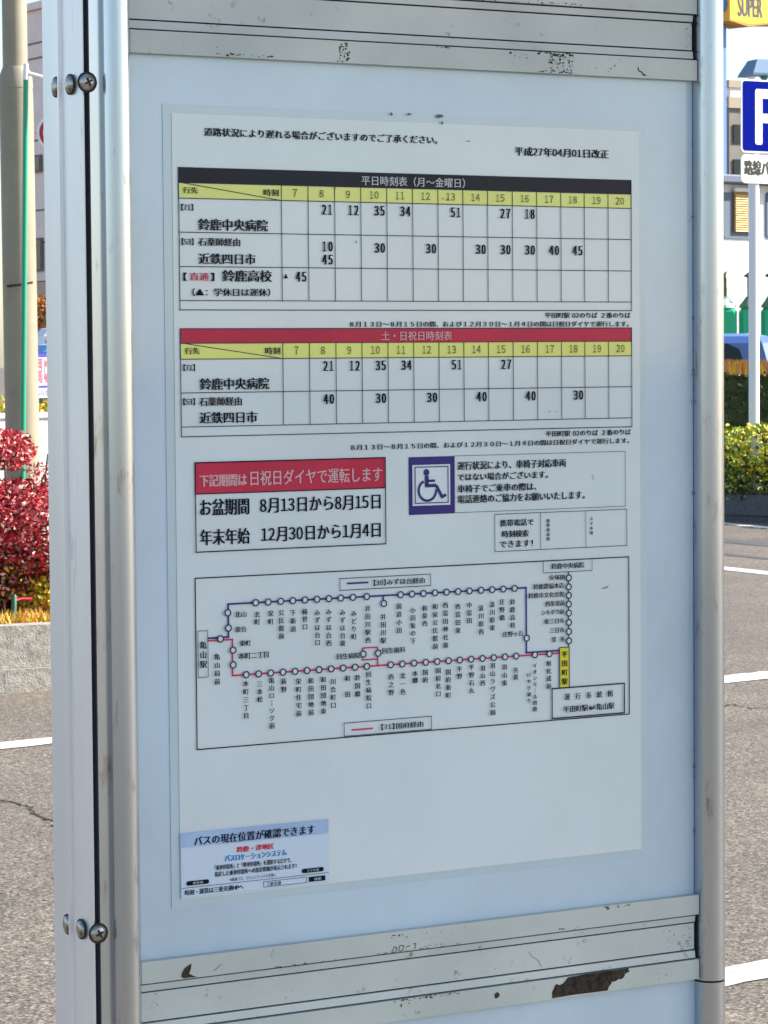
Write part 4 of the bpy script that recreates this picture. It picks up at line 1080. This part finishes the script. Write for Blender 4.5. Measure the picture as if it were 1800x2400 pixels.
# white shop with louvred windows ---------------------------------
sr = R(37)
shop = empty('white_shop', (px(1630, 47), 47.0, 0), sr, 'white shop with blue grey window bays and sand coloured louvres', 'shop')
def lx(x):   # local x of a column of the photo on the facade plane
    o = (px(1630, 47), 47.0); d = (math.cos(sr), math.sin(sr)); k_ = (x - 900) / 6900.0
    return (k_ * o[1] - o[0]) / (d[0] - k_ * d[1])
def lz(x, y):
    Y = 47.0 + lx(x) * math.sin(sr)
    return 1.5 + (833.5 - y) / 6900.0 * Y
ztop = lz(1700, 432)
b = MB(); b.box(-1.5, 12, 0, 6, 0, ztop - 0.005, 'white_wall'); b.build('wall', shop)
b = MB(); b.box(-1.6, 12.1, -0.25, 6.1, ztop, ztop + 0.13, 'store_grey', 0.02); b.build('canopy', shop)
for xa, xb in ((1696, 1776), (1796, 1876)):
    x0, x1 = lx(xa), lx(xb); za, zb_ = lz(xa, 559), lz(xa, 452)
    b = MB(); b.prism(rrect(x0, x1, za, zb_, 0.06), -0.03, -0.003, 'store_grey'); w_ = b.build('window', shop)
    f = (x1 - x0) / 80.0
    b = MB(); xl0, xl1 = x0 + 21 * f, x0 + 75 * f; zl0, zl1 = lz(xa, 544), lz(xa, 450)
    b.box(xl0, xl1, -0.06, -0.032, zl0, zl1, 'louvre_shadow')
    for k in range(16):
        z_ = zl0 + (zl1 - zl0 - 0.05) * (k + 0.5) / 16
        vs = [(xl0 + 0.02, -0.062, z_ + 0.016), (xl1 - 0.02, -0.062, z_ + 0.016), (xl1 - 0.02, -0.085, z_ - 0.010), (xl0 + 0.02, -0.085, z_ - 0.010)]
        b.add(vs, [(0, 3, 2, 1)], 'louvre')
    b.build('louvre', w_)
    b = MB(); b.box(xl0, xl1, -0.085, -0.03, zl1 + 0.002, zl1 + 0.06, 'white_wall'); b.build('window_head', w_)
# taupe building behind
tb = empty('taupe_building', (px(1712, 64), 64.0, 0), R(30), 'plain taupe building with a beige roof edge behind the parking sign', 'building')
zr = zpx(192, 64)
b = MB(); b.box(0, 14, 0, 8, 0, zr - 0.6, 'grey_wall'); b.build('wall', tb)
b = MB(); b.box(-0.05, 14.05, -0.06, 8.05, zr - 0.598, zr - 0.36, 'beige'); b.box(0.02, 14, -0.02, 8, zr - 0.358, zr - 0.16, 'white_wall'); b.box(-0.05, 14.05, -0.06, 8.05, zr - 0.158, zr, 'beige'); b.build('parapet', tb)
for k in range(4):
    for z_ in (zr - 1.35, zr - 2.1):
        b = MB(); b.box(0.1 + k * 0.9, 0.5 + k * 0.9, -0.03, -0.002, z_, z_ + 0.4, 'glass_dark'); b.build('window', tb)
# small roof canopy standing on it
rc = empty('roof_canopy', (px(1793, 68.6), 66.0 + 2.6, zr), R(20), 'small blue grey pitched canopy on a teal post above the taupe roof', 'canopy')
b = MB()
zc0 = zpx(158, 66) - zr; zc1 = zpx(118, 66) - zr
b.loft([[(-0.44, -0.3, zc0), (0.9, -0.3, zc0), (0.9, 0.5, zc0), (-0.44, 0.5, zc0)], [(-0.42, -0.3, zc0 + 0.05), (0.9, -0.3, zc0 + 0.05), (0.9, 0.5, zc0 + 0.05), (-0.42, 0.5, zc0 + 0.05)], [(-0.22, -0.1, zc1), (0.75, -0.1, zc1), (0.75, 0.4, zc1), (-0.22, 0.4, zc1)]], 'roof_blue'); b.build('roof', rc)
b = MB(); b.box(-0.05, 0.06, -0.05, 0.06, 0, zc0 - 0.002, 'teal', 0.01); b.build('post', rc)
# yellow sign on a blue pole --------------------------------------
Ys = 41.0
ps = empty('shop_pole_sign', (px(1699, 58.0), 58.0, 1.5 - 1.5 * 58 / Ys), R(35), 'yellow shop sign with grey lettering on a tall blue pole', 'sign')
ps.scale = (58 / Ys,) * 3
b = MB(); b.box(0.03, 0.15, 0.1, 0.2, 0.44, zpx(70, Ys) + 0.05, 'pole_blue', 0.01); b.build('pole', ps)
zb1 = zpx(66, Ys)
b = MB(); b.prism([(0.0, zb1 + 0.06), (0.35, zb1 + 0.0), (0.8, zb1 + 0.06), (1.6, zb1 + 0.1), (1.6, zb1 + 1.9), (0, zb1 + 1.9)], -0.12, 0.28, 'sign_amber'); b.build('sign_box', ps)
k = Ink('sign_yellow', -0.124); k.poly([(0.012, zb1 + 0.075), (0.35, zb1 + 0.03), (0.8, zb1 + 0.075), (1.59, zb1 + 0.115), (1.59, zb1 + 1.88), (0.012, zb1 + 1.88)]); k.build('sign_face', ps)
k = Ink('sign_ink', -0.128); k.text('SUPER', 0.15, 0.61, zpx(-2, Ys), zpx(44, Ys), 0.05); k.build('lettering', ps)
b = MB(); n = 20; b.loft([[(-0.012 - 0.004 * j, 0.01 + 0.085 * math.cos(2 * math.pi * k / n), zpx(18, Ys) + 0.1 * math.sin(2 * math.pi * k / n)) for k in range(n)] for j in (0, 1)], 'emblem_blue'); b.build('emblem', ps)
